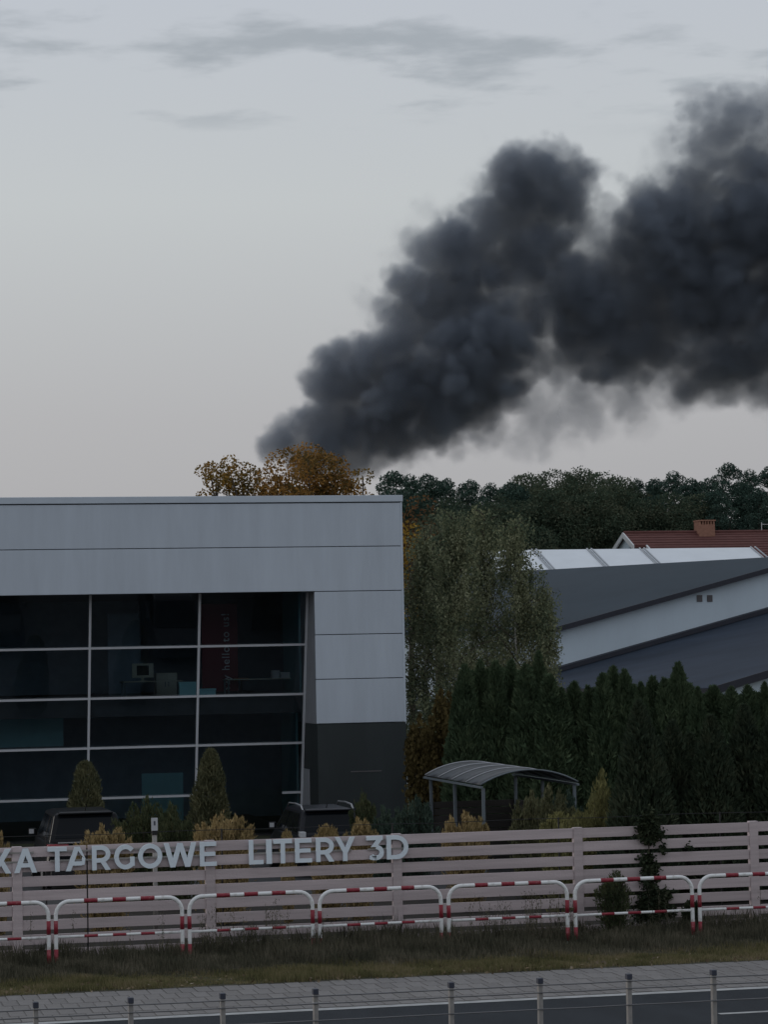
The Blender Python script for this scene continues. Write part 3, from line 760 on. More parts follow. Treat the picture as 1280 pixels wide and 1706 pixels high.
# ================================================================== CARS
def car(name, X, Y, label, paint, sw=.90, hh=1.53, rails=True, kind=0):
    """rear towards the road; X centre, Y rear bumper"""
    t = thing(name, (X, Y + 2.2, 0), label, 'car', 'cars parked nose-in at the glass front')
    L = 4.5
    def loft(secs, nm, m, bev):
        b = MB(); n = len(secs[0])
        for s in secs: b.v += [(X + x, Y + y, z) for x, y, z in s]
        for i in range(len(secs) - 1):
            for k in range(n): b.f.append((i * n + k, i * n + (k + 1) % n, (i + 1) * n + (k + 1) % n, (i + 1) * n + k))
        b.f += [tuple(range(n - 1, -1, -1)), tuple(range((len(secs) - 1) * n, len(secs) * n))]
        return b.build(nm, m, t, smooth=False, bevel=bev)
    def sec(y, w, zb, zm, zt, wt):
        return [(-w * .94, y, zb), (w * .94, y, zb), (w, y, zm), (wt, y, zt), (-wt, y, zt), (-w, y, zm)]
    bel = hh * .62
    loft([sec(0, sw * .93, .36, .6, bel - .06, sw * .84), sec(.14, sw, .30, .62, bel, sw * .92), sec(1.2, sw, .25, .62, bel, sw * .93), sec(3.3, sw, .25, .62, bel - .02, sw * .92),
          sec(3.6, sw * .99, .25, .6, bel - .06, sw * .86), sec(4.35, sw * .93, .3, .56, bel - .2, sw * .78), sec(L, sw * .84, .36, .52, bel - .30, sw * .7)], 'body', paint, .03)
    rw = sw * .73
    g = [(.20, bel - .01, sw * .90, None), (.48, hh - .06, rw * 1.02, None), (.80, hh, rw, None), (2.3, hh, rw, None), (2.75, hh - .07, rw * .99, None), (3.52, bel - .03, sw * .88, None)]
    secs = []
    prof = [(.20, .52), (.48, .80), (2.75, 2.6), (3.52, 3.4)]
    zr0, zr1 = hh - .05, hh
    # greenhouse: bottom ring and top ring with a crowned roof
    b = MB()
    bot = [(-sw * .89, .20), (sw * .89, .20), (sw * .89, 3.5), (-sw * .89, 3.5)]
    top = [(-rw, .50), (rw, .50), (rw, 2.65), (-rw, 2.65)]
    b.v = [(X + x, Y + y, bel - .02) for x, y in bot] + [(X + x, Y + y, hh - .05) for x, y in top] + \
          [(X + x * .8, Y + y + (.18 if y < 1 else -.25), hh) for x, y in top]
    b.f = [(3, 2, 1, 0), (8, 9, 10, 11)]
    for i in range(4):
        j = (i + 1) % 4; b.f += [(i, j, 4 + j, 4 + i), (4 + i, 4 + j, 8 + j, 8 + i)]
    b.build('cabin', paint, t, bevel=.035)
    V = lambda x, y, z: np.array((X + x, Y + y, z))
    def pane(nm, q, off, m=None):
        q = [np.array(p) for p in q]; nrm = np.cross(q[1] - q[0], q[3] - q[0]); nrm /= np.linalg.norm(nrm)
        c = sum(q) / 4
        if np.dot(nrm, c - V(0, 2, .9)) < 0: nrm = -nrm
        return MB().prism([p + nrm * .004 for p in q], nrm * off).build(nm, m or M['carglass'], t, bevel=.012)
    def lerp(a, b2, u): return a + (b2 - a) * u
    bl, br_, tl, tr = V(-sw * .89, .20, bel - .02), V(sw * .89, .20, bel - .02), V(-rw, .50, hh - .05), V(rw, .50, hh - .05)
    R2 = lambda u, v: lerp(lerp(bl, br_, u), lerp(tl, tr, u), v)
    pane('rear_window', [R2(.07, .16), R2(.93, .16), R2(.91, .90), R2(.09, .90)], .006)
    fl, fr_, gl, gr = V(-sw * .89, 3.5, bel - .02), V(sw * .89, 3.5, bel - .02), V(-rw, 2.65, hh - .05), V(rw, 2.65, hh - .05)
    R3 = lambda u, v: lerp(lerp(fl, fr_, u), lerp(gl, gr, u), v)
    pane('windscreen', [R3(.05, .1), R3(.95, .1), R3(.93, .93), R3(.07, .93)], .006)
    for s in (-1, 1):
        a, b_, c, d = V(s * sw * .89, .20, bel - .02), V(s * sw * .89, 3.5, bel - .02), V(s * rw, 2.65, hh - .05), V(s * rw, .50, hh - .05)
        S = lambda u, v: lerp(lerp(a, b_, u), lerp(d, c, u), v)
        for u0, u1, tp in ((.09, .30, .02), (.34, .60, 0), (.63, .93, 0)):
            pane('side_window', [S(u0, .14), S(u1, .14), S(u1, .90), S(u0 + tp, .90)], .006)
        # mirrors
        mrr = MB().box(X + s * (sw + .02) - .09 * (s < 0) - .0, X + s * (sw + .02) + .16 * (s > 0) + .09 * (s < 0) - .07 * (s > 0), Y + 3.0, Y + 3.1, bel + .02, bel + .17).build('mirror', paint, t, bevel=.02)
        bx('mirror_glass', M['clear'], mrr, X + s * (sw + .045) - .055, X + s * (sw + .045) + .055, Y + 2.985, Y + 2.999, bel + .045, bel + .15)
        # tail lights
        if kind == 0:
            tlx = s * sw * .80
            bx('tail_light', M['tail'], t, X + tlx - .10, X + tlx + .085, Y + .02, Y + .22, bel - .30, bel - .035, bevel=.02)
            bx('reversing_light', M['clear'], t, X + tlx - .08, X + tlx + .06, Y + .0, Y + .24, bel - .03, bel + .10, bevel=.01)
        else:
            tlx = s * sw * .70
            bx('tail_light', M['tail'], t, X + tlx - .24, X + tlx + .24, Y - .01, Y + .25, bel - .17, bel - .025, bevel=.02)
        if rails:
            MB().tube([(X + s * rw * .95, Y + .55, hh - .02), (X + s * rw * .95, Y + .75, hh + .075), (X + s * rw * .95, Y + 1.5, hh + .095), (X + s * rw * .95, Y + 2.3, hh + .07), (X + s * rw * .95, Y + 2.5, hh - .02)], .022, 6).build('roof_rail', M['rail'], t, smooth=True)
        for wy in (.85, 3.55):
            w = MB().tube([(X + s * (sw - .2), Y + wy, .32), (X + s * (sw + .005), Y + wy, .32)], .32, 24).build('wheel', M['tyre'], t)
            MB().tube([(X + s * (sw - .05), Y + wy, .32), (X + s * (sw + .012), Y + wy, .32)], .21, 16).build('rim', M['rim'], w)
    bx('spoiler', paint, t, X - rw * .88, X + rw * .88, Y + .36, Y + .62, hh - .045, hh - .012, bevel=.01)
    bx('bumper', M['black'], t, X - sw * .88, X + sw * .88, Y - .06, Y + .12, .34, .56, bevel=.04)
    bx('number_plate', M['clear'], t, X - .26, X + .26, Y - .002, Y + .05, bel - .34, bel - .23, bevel=.004)
    if kind: bx('chrome_strip', M['chrome'], t, X - sw * .70, X + sw * .70, Y - .02, Y + .16, bel - .018, bel + .015, bevel=.006)
    MB().tube([(X + .05, Y + 1.0, hh), (X + .05, Y + .85, hh + .12)], [.012, .005], 6).build('aerial', M['black'], t)
    return t
pc = atY(549, 1370, 61.6)
car('parked_car', pc[0], 61.2, 'charcoal estate car with grey roof rails behind the letters LITERY', M['carpaint2'], .88, 1.57)
pc = atY(146, 1375, 60.2)
car('parked_car', pc[0], 60.2, 'black car with long red tail lights parked near the left edge', M['carpaint'], .97, 1.74, rails=False, kind=1)

# small sign post among the shrubs
p = atY(257, 1380, 49.6)
sp = thing('marker_post', (p[0], 49.6, 0), 'short grey marker post with small pale plate among the shrubs', 'post')
MB().tube([(p[0], 49.6, -.1), (p[0], 49.6, 1.95)], .045, 10).build('pole', M['post'], sp, smooth=True)
bx('plate', M['grey_sign'], sp, p[0] - .065, p[0] + .055, 49.53, 49.552, 1.98, 2.22, bevel=.004)
bx('bracket', M['black'], sp, p[0] - .05, p[0] + .05, 49.553, 49.65, 1.90, 1.99)
bx('plate_mark', M['postcap'], sp, p[0] - .02, p[0] + .01, 49.525, 49.529, 2.08, 2.16)

# wire behind the fence: thin strands on slim stakes
wf = thing('wire_strands', (10, 48.0, 0), 'two thin dark wires running just above the slat fence', 'wire')
for z in (2.06, ):
    MB().tube([(x, 47.9, z + .01 * math.sin(x * 2)) for x in np.arange(-2, 22, .8)], .006, 5).build('strand', M['black'], wf)
for x in np.arange(-2, 22, 3.2): bx('stake', M['black'], wf, x - .012, x + .012, 47.9, 47.925, -.05, 2.08)

# ================================================================== HALLS ON THE RIGHT
A = atY(1355, 924, 100.0)
Bp = atZ(895, 950, A[2])
rd = (Bp - A)[:2]; rd = rd / np.linalg.norm(rd)
nn = np.array([-rd[1], rd[0]])
def HP(s, d, z):   # s metres down the slope side (left/near), d metres towards viewer from the gable, z height
    q = A[:2] + nn * s - rd * d; return (q[0], q[1], z)
ZR = A[2]; SL = 0.199
hall = thing('factory_hall', HP(7, -8, 0), 'tall white hall with low pitched dark roof behind the birches', 'building')
zr = lambda s: ZR - SL * abs(s)
SE = 13.9; LEN = 26.0
def slab(s0, s1, d0, d1, zf, th, nm, m, par):
    q = [HP(s0, d0, zf(s0)), HP(s1, d0, zf(s1)), HP(s1, d1, zf(s1)), HP(s0, d1, zf(s0))]
    lo = [(x, y, z - th) for x, y, z in q]
    return MB().hexa(lo + q).build(nm, m, par)
slab(0.001, SE + .3, .35, -LEN, zr, .12, 'roof', M['hallroof'], hall)
slab(-SE - .3, -.001, .35, -LEN, zr, .12, 'roof', M['hallroof'], hall)
zf2 = lambda s: zr(s) - .125
slab(0, SE + .32, .40, .353, lambda s: zr(s) + .03, .20, 'fascia', M['fascia'], hall)
slab(-SE - .32, -.002, .40, .353, lambda s: zr(s) + .03, .20, 'fascia', M['fascia'], hall)
wall = MB()
ring = [HP(SE, 0, -.1), HP(-SE, 0, -.1), HP(-SE, 0, zr(SE) - .13), HP(0, 0, ZR - .13), HP(SE, 0, zr(SE) - .13)]
wall.prism(ring, (rd[0] * .3, rd[1] * .3, 0)).build('gable_wall', M['render'], hall)
MB().hexa([HP(SE, -.31, -.1), HP(SE - .3, -.31, -.1), HP(SE - .3, -LEN, -.1), HP(SE, -LEN, -.1), HP(SE, -.31, zr(SE) - .13), HP(SE - .3, -.31, zr(SE - .3) - .13), HP(SE - .3, -LEN, zr(SE - .3) - .13), HP(SE, -LEN, zr(SE) - .13)]).build('side_wall', M['render'], hall)
def gable_at(px, py):   # where the sight line meets the gable plane -> (s, z)
    d = ray(px, py); n2 = rd
    t = np.dot(A[:2], n2) / np.dot(d[:2], n2); P = CAMP + d * t
    return np.dot(P[:2] - A[:2], nn), P[2]
for px in (1166, 1183):
    s, z = gable_at(px, 997)
    v = MB().hexa([HP(s + .14, .005, z - .13), HP(s - .14, .005, z - .13), HP(s - .14, .03, z - .13), HP(s + .14, .03, z - .13), HP(s + .14, .005, z + .13), HP(s - .14, .005, z + .13), HP(s - .14, .03, z + .13), HP(s + .14, .03, z + .13)]).build('wall_vent', M['vent'], hall)
# lower hall
low = thing('low_hall', HP(8, 5, 0), 'lower white hall with slate dark sloping roof, in front of the tall hall', 'building')
zl = lambda s: 4.53 + .192 * (13.35 - s)
S0, S1, DL = -2.0, 16.75, 11.0
slab(S0, S1, DL, .02, zl, .14, 'roof', M['hallroof2'], low)
slab(S0, S1 + .03, DL + .05, DL + .003, lambda s: zl(s) + .03, .27, 'fascia', M['fascia'], low)
slab(S0, S1 + .02, .32, .012, lambda s: zl(s) + .19, .17, 'roof_flashing', M['fascia'], low)
MB().hexa([HP(S1 + .12, DL, zl(S1) - .16), HP(S1 + .003, DL, zl(S1) - .16), HP(S1 + .003, .02, zl(S1) - .16), HP(S1 + .12, .02, zl(S1) - .16),
           HP(S1 + .12, DL, zl(S1) - .02), HP(S1 + .003, DL, zl(S1) - .02), HP(S1 + .003, .02, zl(S1) - .02), HP(S1 + .12, .02, zl(S1) - .02)]).build('gutter', M['fascia'], low)
MB().prism([HP(S1 - .3, DL - .3, -.1), HP(S0, DL - .3, -.1), HP(S0, DL - .3, zl(S0) - .15), HP(S1 - .3, DL - .3, zl(S1 - .3) - .15)], (rd[0] * .3, rd[1] * .3, 0)).build('front_wall', M['render'], low)
MB().hexa([HP(S1 - .3, DL - .61, -.1), HP(S1 - .6, DL - .61, -.1), HP(S1 - .6, .05, -.1), HP(S1 - .3, .05, -.1), HP(S1 - .3, DL - .61, zl(S1) - .15), HP(S1 - .6, DL - .61, zl(S1) - .15), HP(S1 - .6, .05, zl(S1) - .15), HP(S1 - .3, .05, zl(S1) - .15)]).build('side_wall', M['render'], low)

# white membrane roofed hall further back
YWH = 142.0
wa, wb = atY(800, 926, YWH), atY(1255, 912, YWH)
zw = wb[2]; mw = .35
wh = thing('membrane_hall', ((wa[0] + wb[0]) / 2, YWH, 0), 'white membrane roofed shed showing above the dark hall roof', 'building')
dpt = 7.0
seams = [wa[0]] + [atY(x, 918, YWH)[0] for x in (890, 982, 1070)] + [wb[0]]
for i in range(len(seams) - 1):
    a, b = seams[i] + .04, seams[i + 1] - .04
    for sgn in (-1, 1):
        MB().hexa([(a, YWH + sgn * .001, zw - .08), (b, YWH + sgn * .001, zw - .08), (b, YWH + sgn * dpt, zw - mw * dpt - .08), (a, YWH + sgn * dpt, zw - mw * dpt - .08),
                   (a, YWH + sgn * .001, zw), (b, YWH + sgn * .001, zw), (b, YWH + sgn * dpt, zw - mw * dpt), (a, YWH + sgn * dpt, zw - mw * dpt)]).build('roof_panel', M['membrane'], wh)
for x in seams:
    for dx in (-.16, .10):
        MB().hexa([(x + dx, YWH, zw + .02), (x + dx + .07, YWH, zw + .02), (x + dx + .07, YWH - dpt, zw - mw * dpt + .02), (x + dx, YWH - dpt, zw - mw * dpt + .02),
                   (x + dx, YWH, zw + .07), (x + dx + .07, YWH, zw + .07), (x + dx + .07, YWH - dpt, zw - mw * dpt + .07), (x + dx, YWH - dpt, zw - mw * dpt + .07)]).build('roof_seam', M['seam'], wh)
bx('wall', M['render'], wh, wa[0] + .1, wb[0] - .1, YWH - dpt + .3, YWH + dpt - .3, -.1, zw - mw * dpt - .1)
MB().prism([(wb[0] - .05, YWH - dpt + .3, zw - mw * dpt - .095), (wb[0] - .05, YWH, zw - .14), (wb[0] - .05, YWH + dpt - .3, zw - mw * dpt - .095)], (-.2, 0, 0)).build('gable', M['render'], wh)

# red roofed house
YH = 168.0
ha = atY(1040, 888, YH); hz = ha[2]; hx0 = ha[0]; hx1 = hx0 + 18; mh = .42
house = thing('red_roofed_house', ((hx0 + hx1) / 2, YH, 0), 'house with red tiled roof and white gable boards beyond the white shed', 'house')
hd = 5.2
notch_x = atY(1086, 905, YH - 3.0)[0]
nd = 2.2
def rslab(x0, x1, d0, d1, sgn, nm, m, th=.15, up=0.0):
    q = [(x0, YH + sgn * d0, hz - mh * d0 + up), (x1, YH + sgn * d0, hz - mh * d0 + up), (x1, YH + sgn * d1, hz - mh * d1 + up), (x0, YH + sgn * d1, hz - mh * d1 + up)]
    return MB().hexa([(x, y, z - th) for x, y, z in q] + q).build(nm, m, house)
rf = rslab(hx0, hx1, .001, nd, -1, 'roof', M['tile'])
rslab(notch_x, hx1, nd + .001, hd, -1, 'roof', M['tile'])
rslab(hx0, hx1, .001, hd, 1, 'roof', M['tile'])
MB().tube([(hx0, YH, hz + .02), (hx1, YH, hz + .02)], .11, 8).build('ridge_tile', M['tile'], house, smooth=True)
for k in range(1, 12):   # tile courses
    d = k * hd / 12
    xa = hx0 if d < nd else notch_x
    MB().tube([(xa, YH - d, hz - mh * d + .01), (hx1, YH - d, hz - mh * d + .01)], .035, 5).build('tile_course', M['tile'], house)
rslab(hx0 - .10, hx0 - .003, 0, nd, -1, 'bargeboard', M['barge'], .35, .03)
rslab(hx0 - .10, hx0 - .003, 0.002, hd, 1, 'bargeboard', M['barge'], .35, .03)
rslab(notch_x - .12, notch_x - .003, nd + .01, hd, -1, 'bargeboard', M['barge'], .30, .03)
MB().prism([(hx0 + .2, YH + hd - .4, -.1), (hx0 + .2, YH - .6, -.1), (hx0 + .2, YH - .6, hz - mh * .6 - .17), (hx0 + .2, YH, hz - .17), (hx0 + .2, YH + hd - .4, hz - mh * (hd - .4) - .17)], (.3, 0, 0)).build('gable_wall', M['render'], house)
bx('wall', M['render'], house, notch_x + .1, hx1 - .3, YH - hd + .5, YH + hd - .5, -.1, hz - mh * (hd - .5) - .2)
bx('loggia_wall', M['vent'], house, hx0 + .51, notch_x + .09, YH - .6, YH - .4, 4, hz - mh * 1.2)
bx('loggia_floor', M['render'], house, hx0 + .3, notch_x + .09, YH - 3.6, YH - .61, 6.0, 6.2)
ca = atY(1164, 888, YH - .4); cb_ = atY(1190, 867, YH - .4)
chim = bx('chimney', M['brick'], house, ca[0], cb_[0] - .05, YH - .75, YH + .4, hz - .5, cb_[2] - .28)
for k in range(6):
    w = (cb_[0] - ca[0] - .05)
    x = ca[0] + w * k / 5.6
    bx('chimney_pier', M['brick'], chim, x, x + w * .09, YH - .75, YH + .4, cb_[2] - .28, cb_[2] - .06)
bx('chimney_cap', M['brick'], chim, ca[0] - .04, cb_[0], YH - .8, YH + .45, cb_[2] - .06, cb_[2] + .03)
aa = atY(1270, 878, YH)
ant = thing('roof_aerial', (aa[0], YH, hz), 'small pale television aerial on the red roof ridge', 'aerial')
MB().tube([(aa[0], YH, hz), (aa[0], YH, hz + .62)], .03, 6).build('mast', M['barge'], ant)
MB().tube([(aa[0], YH, hz + .5), (aa[0] + .9, YH, hz + .48)], .02, 6).build('boom', M['barge'], ant)
for k in range(5): MB().tube([(aa[0] + .15 + k * .17, YH - .22, hz + .49), (aa[0] + .15 + k * .17, YH + .22, hz + .49)], .012, 5).build('element', M['barge'], ant)

# ================================================================== TREES
def crown_cloud(lobes, n_per_area, shell=.35):
    Cs = []
    for c, r in lobes:
        r = np.array(r if hasattr(r, '__len__') else (r, r, r), float)
        n = int(n_per_area * (r[0] * r[2] + r[0] * r[1]) * 2)
        d = rand_dirs(n); rad = 1 - shell * RNG.random((n, 1)) ** 1.5 + RNG.normal(0, .06, (n, 1))
        Cs.append(np.array(c) + d * r * rad)
    return np.concatenate(Cs)
def limbs(b, base, h, r, lobes, n=None, seg=7):
    top = Vector((base[0] + random.uniform(-.2, .2), base[1], h))
    b.tube([base, ((base[0] + top[0]) / 2 + random.uniform(-.15, .15), base[1], h * .5), top], [r, r * .75, r * .35], 8)
    for c, rr in (lobes if n is None else random.sample(lobes, min(n, len(lobes)))):
        z0 = max(.35 * h, min(c[2] - 1.2, h * .95)) * random.uniform(.8, 1)
        s = Vector((base[0], base[1], z0)); e = Vector(c); mid = (s + e) / 2 + Vector((random.uniform(-.3, .3), random.uniform(-.3, .3), -.15 * (e - s).length))
        b.tube([s, mid, e], [r * .35, r * .2, r * .07], 5)
def broadleaf(rx, rz, cz, nl, lr, seed, gap=0.0):
    """lobes of a crown centred on (0,0,cz)"""
    global RNG
    random.seed(seed); RNG = np.random.default_rng(seed)
    L = []
    for k in range(nl):
        d = rand_dirs(1)[0]; q = random.random() ** .45 * .82
        c = (d[0] * rx * q, d[1] * rx * q, cz + d[2] * rz * q)
        L.append((c, lr * random.uniform(.6, 1.25) * np.array([1, 1, random.uniform(.65, .95)])))
    sh = cz + rz - max(c[2] + r[2] for c, r in L)      # crown top exactly at cz + rz
    return [((c[0], c[1], c[2] + sh), r) for c, r in L]
def make_tree(name, loc, label, lobes, density, leaf, lm, trunk_h, trunk_r, group=None, bark='bark', ml=None, nlimbs=None, axis=None, jit=1.0, cat='tree'):
    t = thing(name, loc, label, cat, group)
    b = MB(); limbs(b, (0, 0, -.1), trunk_h, trunk_r, lobes, nlimbs)
    me = b.mesh('trunk', M[bark], smooth=True); link('trunk', me, t)
    C = crown_cloud(lobes, density)
    ax = None if axis is None else np.tile(np.array(axis, float), (len(C), 1))
    link('crown', raw_mesh('crown', leaves(C, leaf[0], leaf[1], ax, jit), 4, M[lm]), t)
    return t
def copy_tree(src, loc, label, rot=0, sc=1.0, group=None):
    o = src.copy(); COL.objects.link(o); o.location = loc; o.rotation_euler = (0, 0, rot); o.scale = (sc, sc, sc * random.uniform(.96, 1.04)) if not hasattr(sc, '__len__') else sc
    o['label'] = label
    if group: o['group'] = group
    for ch_ in src.children:
        c = ch_.copy(); COL.objects.link(c); c.parent = o
    return o

# autumn oaks above the office roof
def oak(px, ptop, Y, rx, label, seed, lm='oak', dens=70, nl=46, lr=1.15, rz=None):
    p = atY(px, ptop, Y); rz = rz or 4.2
    L = broadleaf(rx, rz, p[2] - rz, nl, lr, seed)
    return make_tree('oak_tree', (p[0], Y, 0), label, L, dens * 2.3, (.14, .10), lm, p[2] - 2.6, .35, 'autumn trees behind the office roof', nlimbs=22)
oak(468, 746, 108, 1.35, 'left shoulder of rust orange oak rising beside the smoke foot', 11, nl=34, lr=.95)
oak(520, 736, 112, 1.75, 'largest rust orange oak standing before the base of the smoke', 12, nl=44, lr=1.05)
oak(402, 757, 109, 1.25, 'slim thinning oak with orange tips left of the big oak', 13, 'oakedge', 62, 26, .72)
oak(362, 768, 110, 1.05, 'sparse olive oak at the far left over the office roof', 14, 'oakedge', 58, 22, .68)
oak(604, 778, 107, .85, 'small open crowned oak right of the big orange oak', 15, 'oakedge', 58, 24, .6)
oak(440, 790, 113, 1.5, 'low brown oak between the slim oak and the big oak', 16, 'oak', 55, 26, .8)

# forest of pines and deciduous trees behind the houses
random.seed(21); RNG = np.random.default_rng(21)
def pine_lobes(seed, h):
    global RNG
    random.seed(seed); RNG = np.random.default_rng(seed)
    L = []
    for k in range(44):
        f = (k + random.random()) / 44
        z = h * (.38 + .60 * f); rr = (3.0 * (1 - f) ** .6 + .25) * random.uniform(.3, 1.0); a = random.random() * 6.283
        s = random.uniform(.75, 1.35) * (1.15 - .5 * f)
        L.append(((rr * math.cos(a), rr * math.sin(a), z), np.array([s, s, s * .55])))
    L.append(((0, 0, h - .3), np.array([.5, .5, .45])))
    return L
H0 = 18.0
forest = []
specs = [  # px, py top, Y, kind
    (655, 787, 176, 'p'), (683, 792, 182, 'p'), (712, 792, 178, 'p'), (745, 800, 186, 'p'), (785, 802, 180, 'p'), (818, 806, 188, 'p'), (850, 806, 178, 'p'),
    (886, 790, 184, 'd'), (925, 781, 178, 'd'), (962, 779, 182, 'd'), (1003, 785, 178, 'd'), (1035, 795, 186, 'd'), (1062, 800, 190, 'p'), (1092, 800, 182, 'p'),
    (1122, 787, 188, 'p'), (1152, 800, 181, 'p'), (1180, 800, 189, 'p'), (1214, 774, 182, 'p'), (1250, 784, 187, 'p'), (1283, 780, 181, 'p'), (1315, 785, 186, 'p'),
    (905, 815, 176, 'd'), (985, 812, 175, 'd'), (1055, 822, 177, 'd'), (1120, 822, 176, 'd'), (1195, 820, 175, 'p'), (1265, 818, 176, 'p'), (735, 830, 175, 'd'), (800, 835, 174, 'd'), (860, 832, 174, 'd'),
    (675, 832, 186, 'd'), (768, 812, 196, 'd'), (835, 815, 197, 'p'), (1090, 812, 198, 'p'), (1160, 808, 199, 'p'), (1235, 800, 198, 'p'), (945, 800, 197, 'd'), (1020, 802, 199, 'd'), (700, 812, 198, 'p')]
protos = {'p': [], 'd': []}
place = {'p': [0, 0], 'd': [0, 0]}
ordw = ['first', 'second', 'third', 'fourth', 'fifth', 'sixth', 'seventh', 'eighth', 'ninth', 'tenth', 'eleventh', 'twelfth', 'thirteenth', 'fourteenth', 'fifteenth', 'sixteenth', 'seventeenth', 'eighteenth', 'nineteenth', 'twentieth', 'twenty-first', 'twenty-second', 'twenty-third', 'twenty-fourth', 'twenty-fifth', 'twenty-sixth']
rank = {}
for kd in 'pd':
    for i, s in enumerate(sorted([s for s in specs if s[3] == kd])): rank[s] = i
for s in specs:
    px, py, Y, kd = s
    p = atY(px, py, Y); i = rank[s]
    lab = (f'dark green pine in the wood behind, {ordw[i]} pine counted from the left' if kd == 'p' else f'dull green broadleaf tree in the wood behind, {ordw[i]} broadleaf from the left')
    if len(protos[kd]) < 4:
        sd_ = 100 + len(protos[kd]) * 7 + (50 if kd == 'd' else 0)
        if kd == 'p': L = pine_lobes(sd_, p[2])
        else: L = broadleaf(3.4, 6.2, p[2] - 6.2, 74, 1.3, sd_)
        t = make_tree('pine_tree' if kd == 'p' else 'forest_tree', (p[0], Y, 0), lab, L, 200 if kd == 'p' else 150, (.20, .085) if kd == 'p' else (.175, .115), 'pine' if kd == 'p' else 'dec', p[2] * .78, .24, 'trees of the wood on the skyline', nlimbs=14)
        t['h'] = p[2]; protos[kd].append((t, p[2]))
    else:
        src, h = protos[kd][place[kd][0] % 4]; place[kd][0] += 1
        k = p[2] / h
        copy_tree(src, (p[0], Y, 0), lab, random.random() * 6.28, (random.uniform(.9, 1.1), random.uniform(.9, 1.1), k))
# low brush below the wood that reads as one dark mass
random.seed(5); RNG = np.random.default_rng(5)
n = 60000
C = np.stack([RNG.uniform(28, 92, n), RNG.uniform(192, 204, n), RNG.uniform(0, 1, n) ** .8 * (13.5 + 1.5 * np.sin(RNG.uniform(28, 92, n)))], 1)
und = link('wood_understorey', raw_mesh('wood_understorey', leaves(C, .7, .45), 4, M['pine']))
tag(und, 'dark mass of undergrowth and stems inside the wood', 'undergrowth', kind='stuff')

# rust and yellow trees beside the office corner
p = atY(690, 822, 104)
L = broadleaf(1.15, 2.8, p[2] - 2.8, 28, .7, 31)
make_tree('rust_tree', (p[0], 104, 0), 'rust brown tree just right of the office roof corner', L, 52, (.16, .11), 'rust', p[2] - 1.5, .2, nlimbs=12)
p = atY(684, 866, 92)
L = broadleaf(.62, 2.3, p[2] - 2.3, 26, .42, 32)
make_tree('yellow_tree', (p[0], 92, 0), 'narrow yellow orange tree peeping past the office corner', L, 60, (.14, .09), 'yellow', p[2] - 1.0, .14, nlimbs=12)
p = atY(725, 855, 98)
L = broadleaf(1.5, 3.6, p[2] - 3.6, 40, .8, 33)
make_tree('forest_tree', (p[0], 98, 0), 'dull green tree directly behind the birches', L, 50, (.18, .12), 'dec', p[2] - 1.5, .2, nlimbs=12)

# birches: fine hanging leaves, pale stems
def birch(px, ptop, Y, R, label, seed, nstr):
    global RNG
    random.seed(seed); RNG = np.random.default_rng(seed)
    p = atY(px, ptop, Y); h = p[2]
    t = thing('birch_tree', (p[0], Y, 0), label, 'tree', 'birches between office and halls')
    b = MB(); b.tube([(0, 0, -.1), (.05, 0, h * .3), (-.06, .03, h * .6), (0, 0, h * .86)], [.075, .055, .03, .008], 8)
    brs = MB(); Cs, Ax = [], []
    nb = 60
    for k in range(nb):
        f = .16 + .80 * k / nb; z = h * f; a = random.random() * 6.283
        ln = R * (1.35 * (1 - f) ** .8 + .16) * random.uniform(.7, 1.15)
        e = np.array((ln * math.cos(a), ln * math.sin(a), z + ln * random.uniform(.5, .95)))
        s = np.array((0, 0, z)); md = (s + e) / 2 + np.array((0, 0, .12 * ln))
        brs.tube([s, md, e], [.02, .013, .005], 4, cap=False)
        for q in range(nstr):
            u = random.random() ** .7; base = (1 - u) ** 2 * s + 2 * u * (1 - u) * md + u * u * e
            base = base + RNG.normal(0, .14, 3)
            L = random.uniform(.35, 1.1); m = int(L * 24)
            tt = RNG.random((m, 1)) * L
            c = base + np.concatenate([RNG.normal(0, .055, (m, 2)), -tt], 1)
            Cs.append(c); Ax.append(np.tile((0, 0, -1.0), (m, 1)))
    C = np.concatenate(Cs); C = C[(C[:, 2] < h * 1.02) & (C[:, 2] > .6)]
    trunk = link('trunk', b.mesh('trunk', M['birchbark'], smooth=True), t)
    link('branch', brs.mesh('branch', M['bark']), trunk)
    link('crown', raw_mesh('crown', leaves(C, .088, .056, np.tile((0, 0, -1.0), (len(C), 1)), .55), 4, M['birch']), t)
    return t
birch(755, 838, 76.5, 1.35, 'pale stemmed birch nearest the office wall', 41, 21)
birch(858, 846, 77.5, 1.22, 'birch with clear white stem overlapping the dark hall roof', 42, 20)
birch(808, 832, 79.5, 1.25, 'tallest birch, in the middle between its two neighbours', 43, 20)
birch(706, 868, 78.5, .95, 'small birch tucked against the office corner', 44, 18)
birch(902, 960, 78.0, .66, 'low leafy birch reaching over the white hall wall', 45, 13)

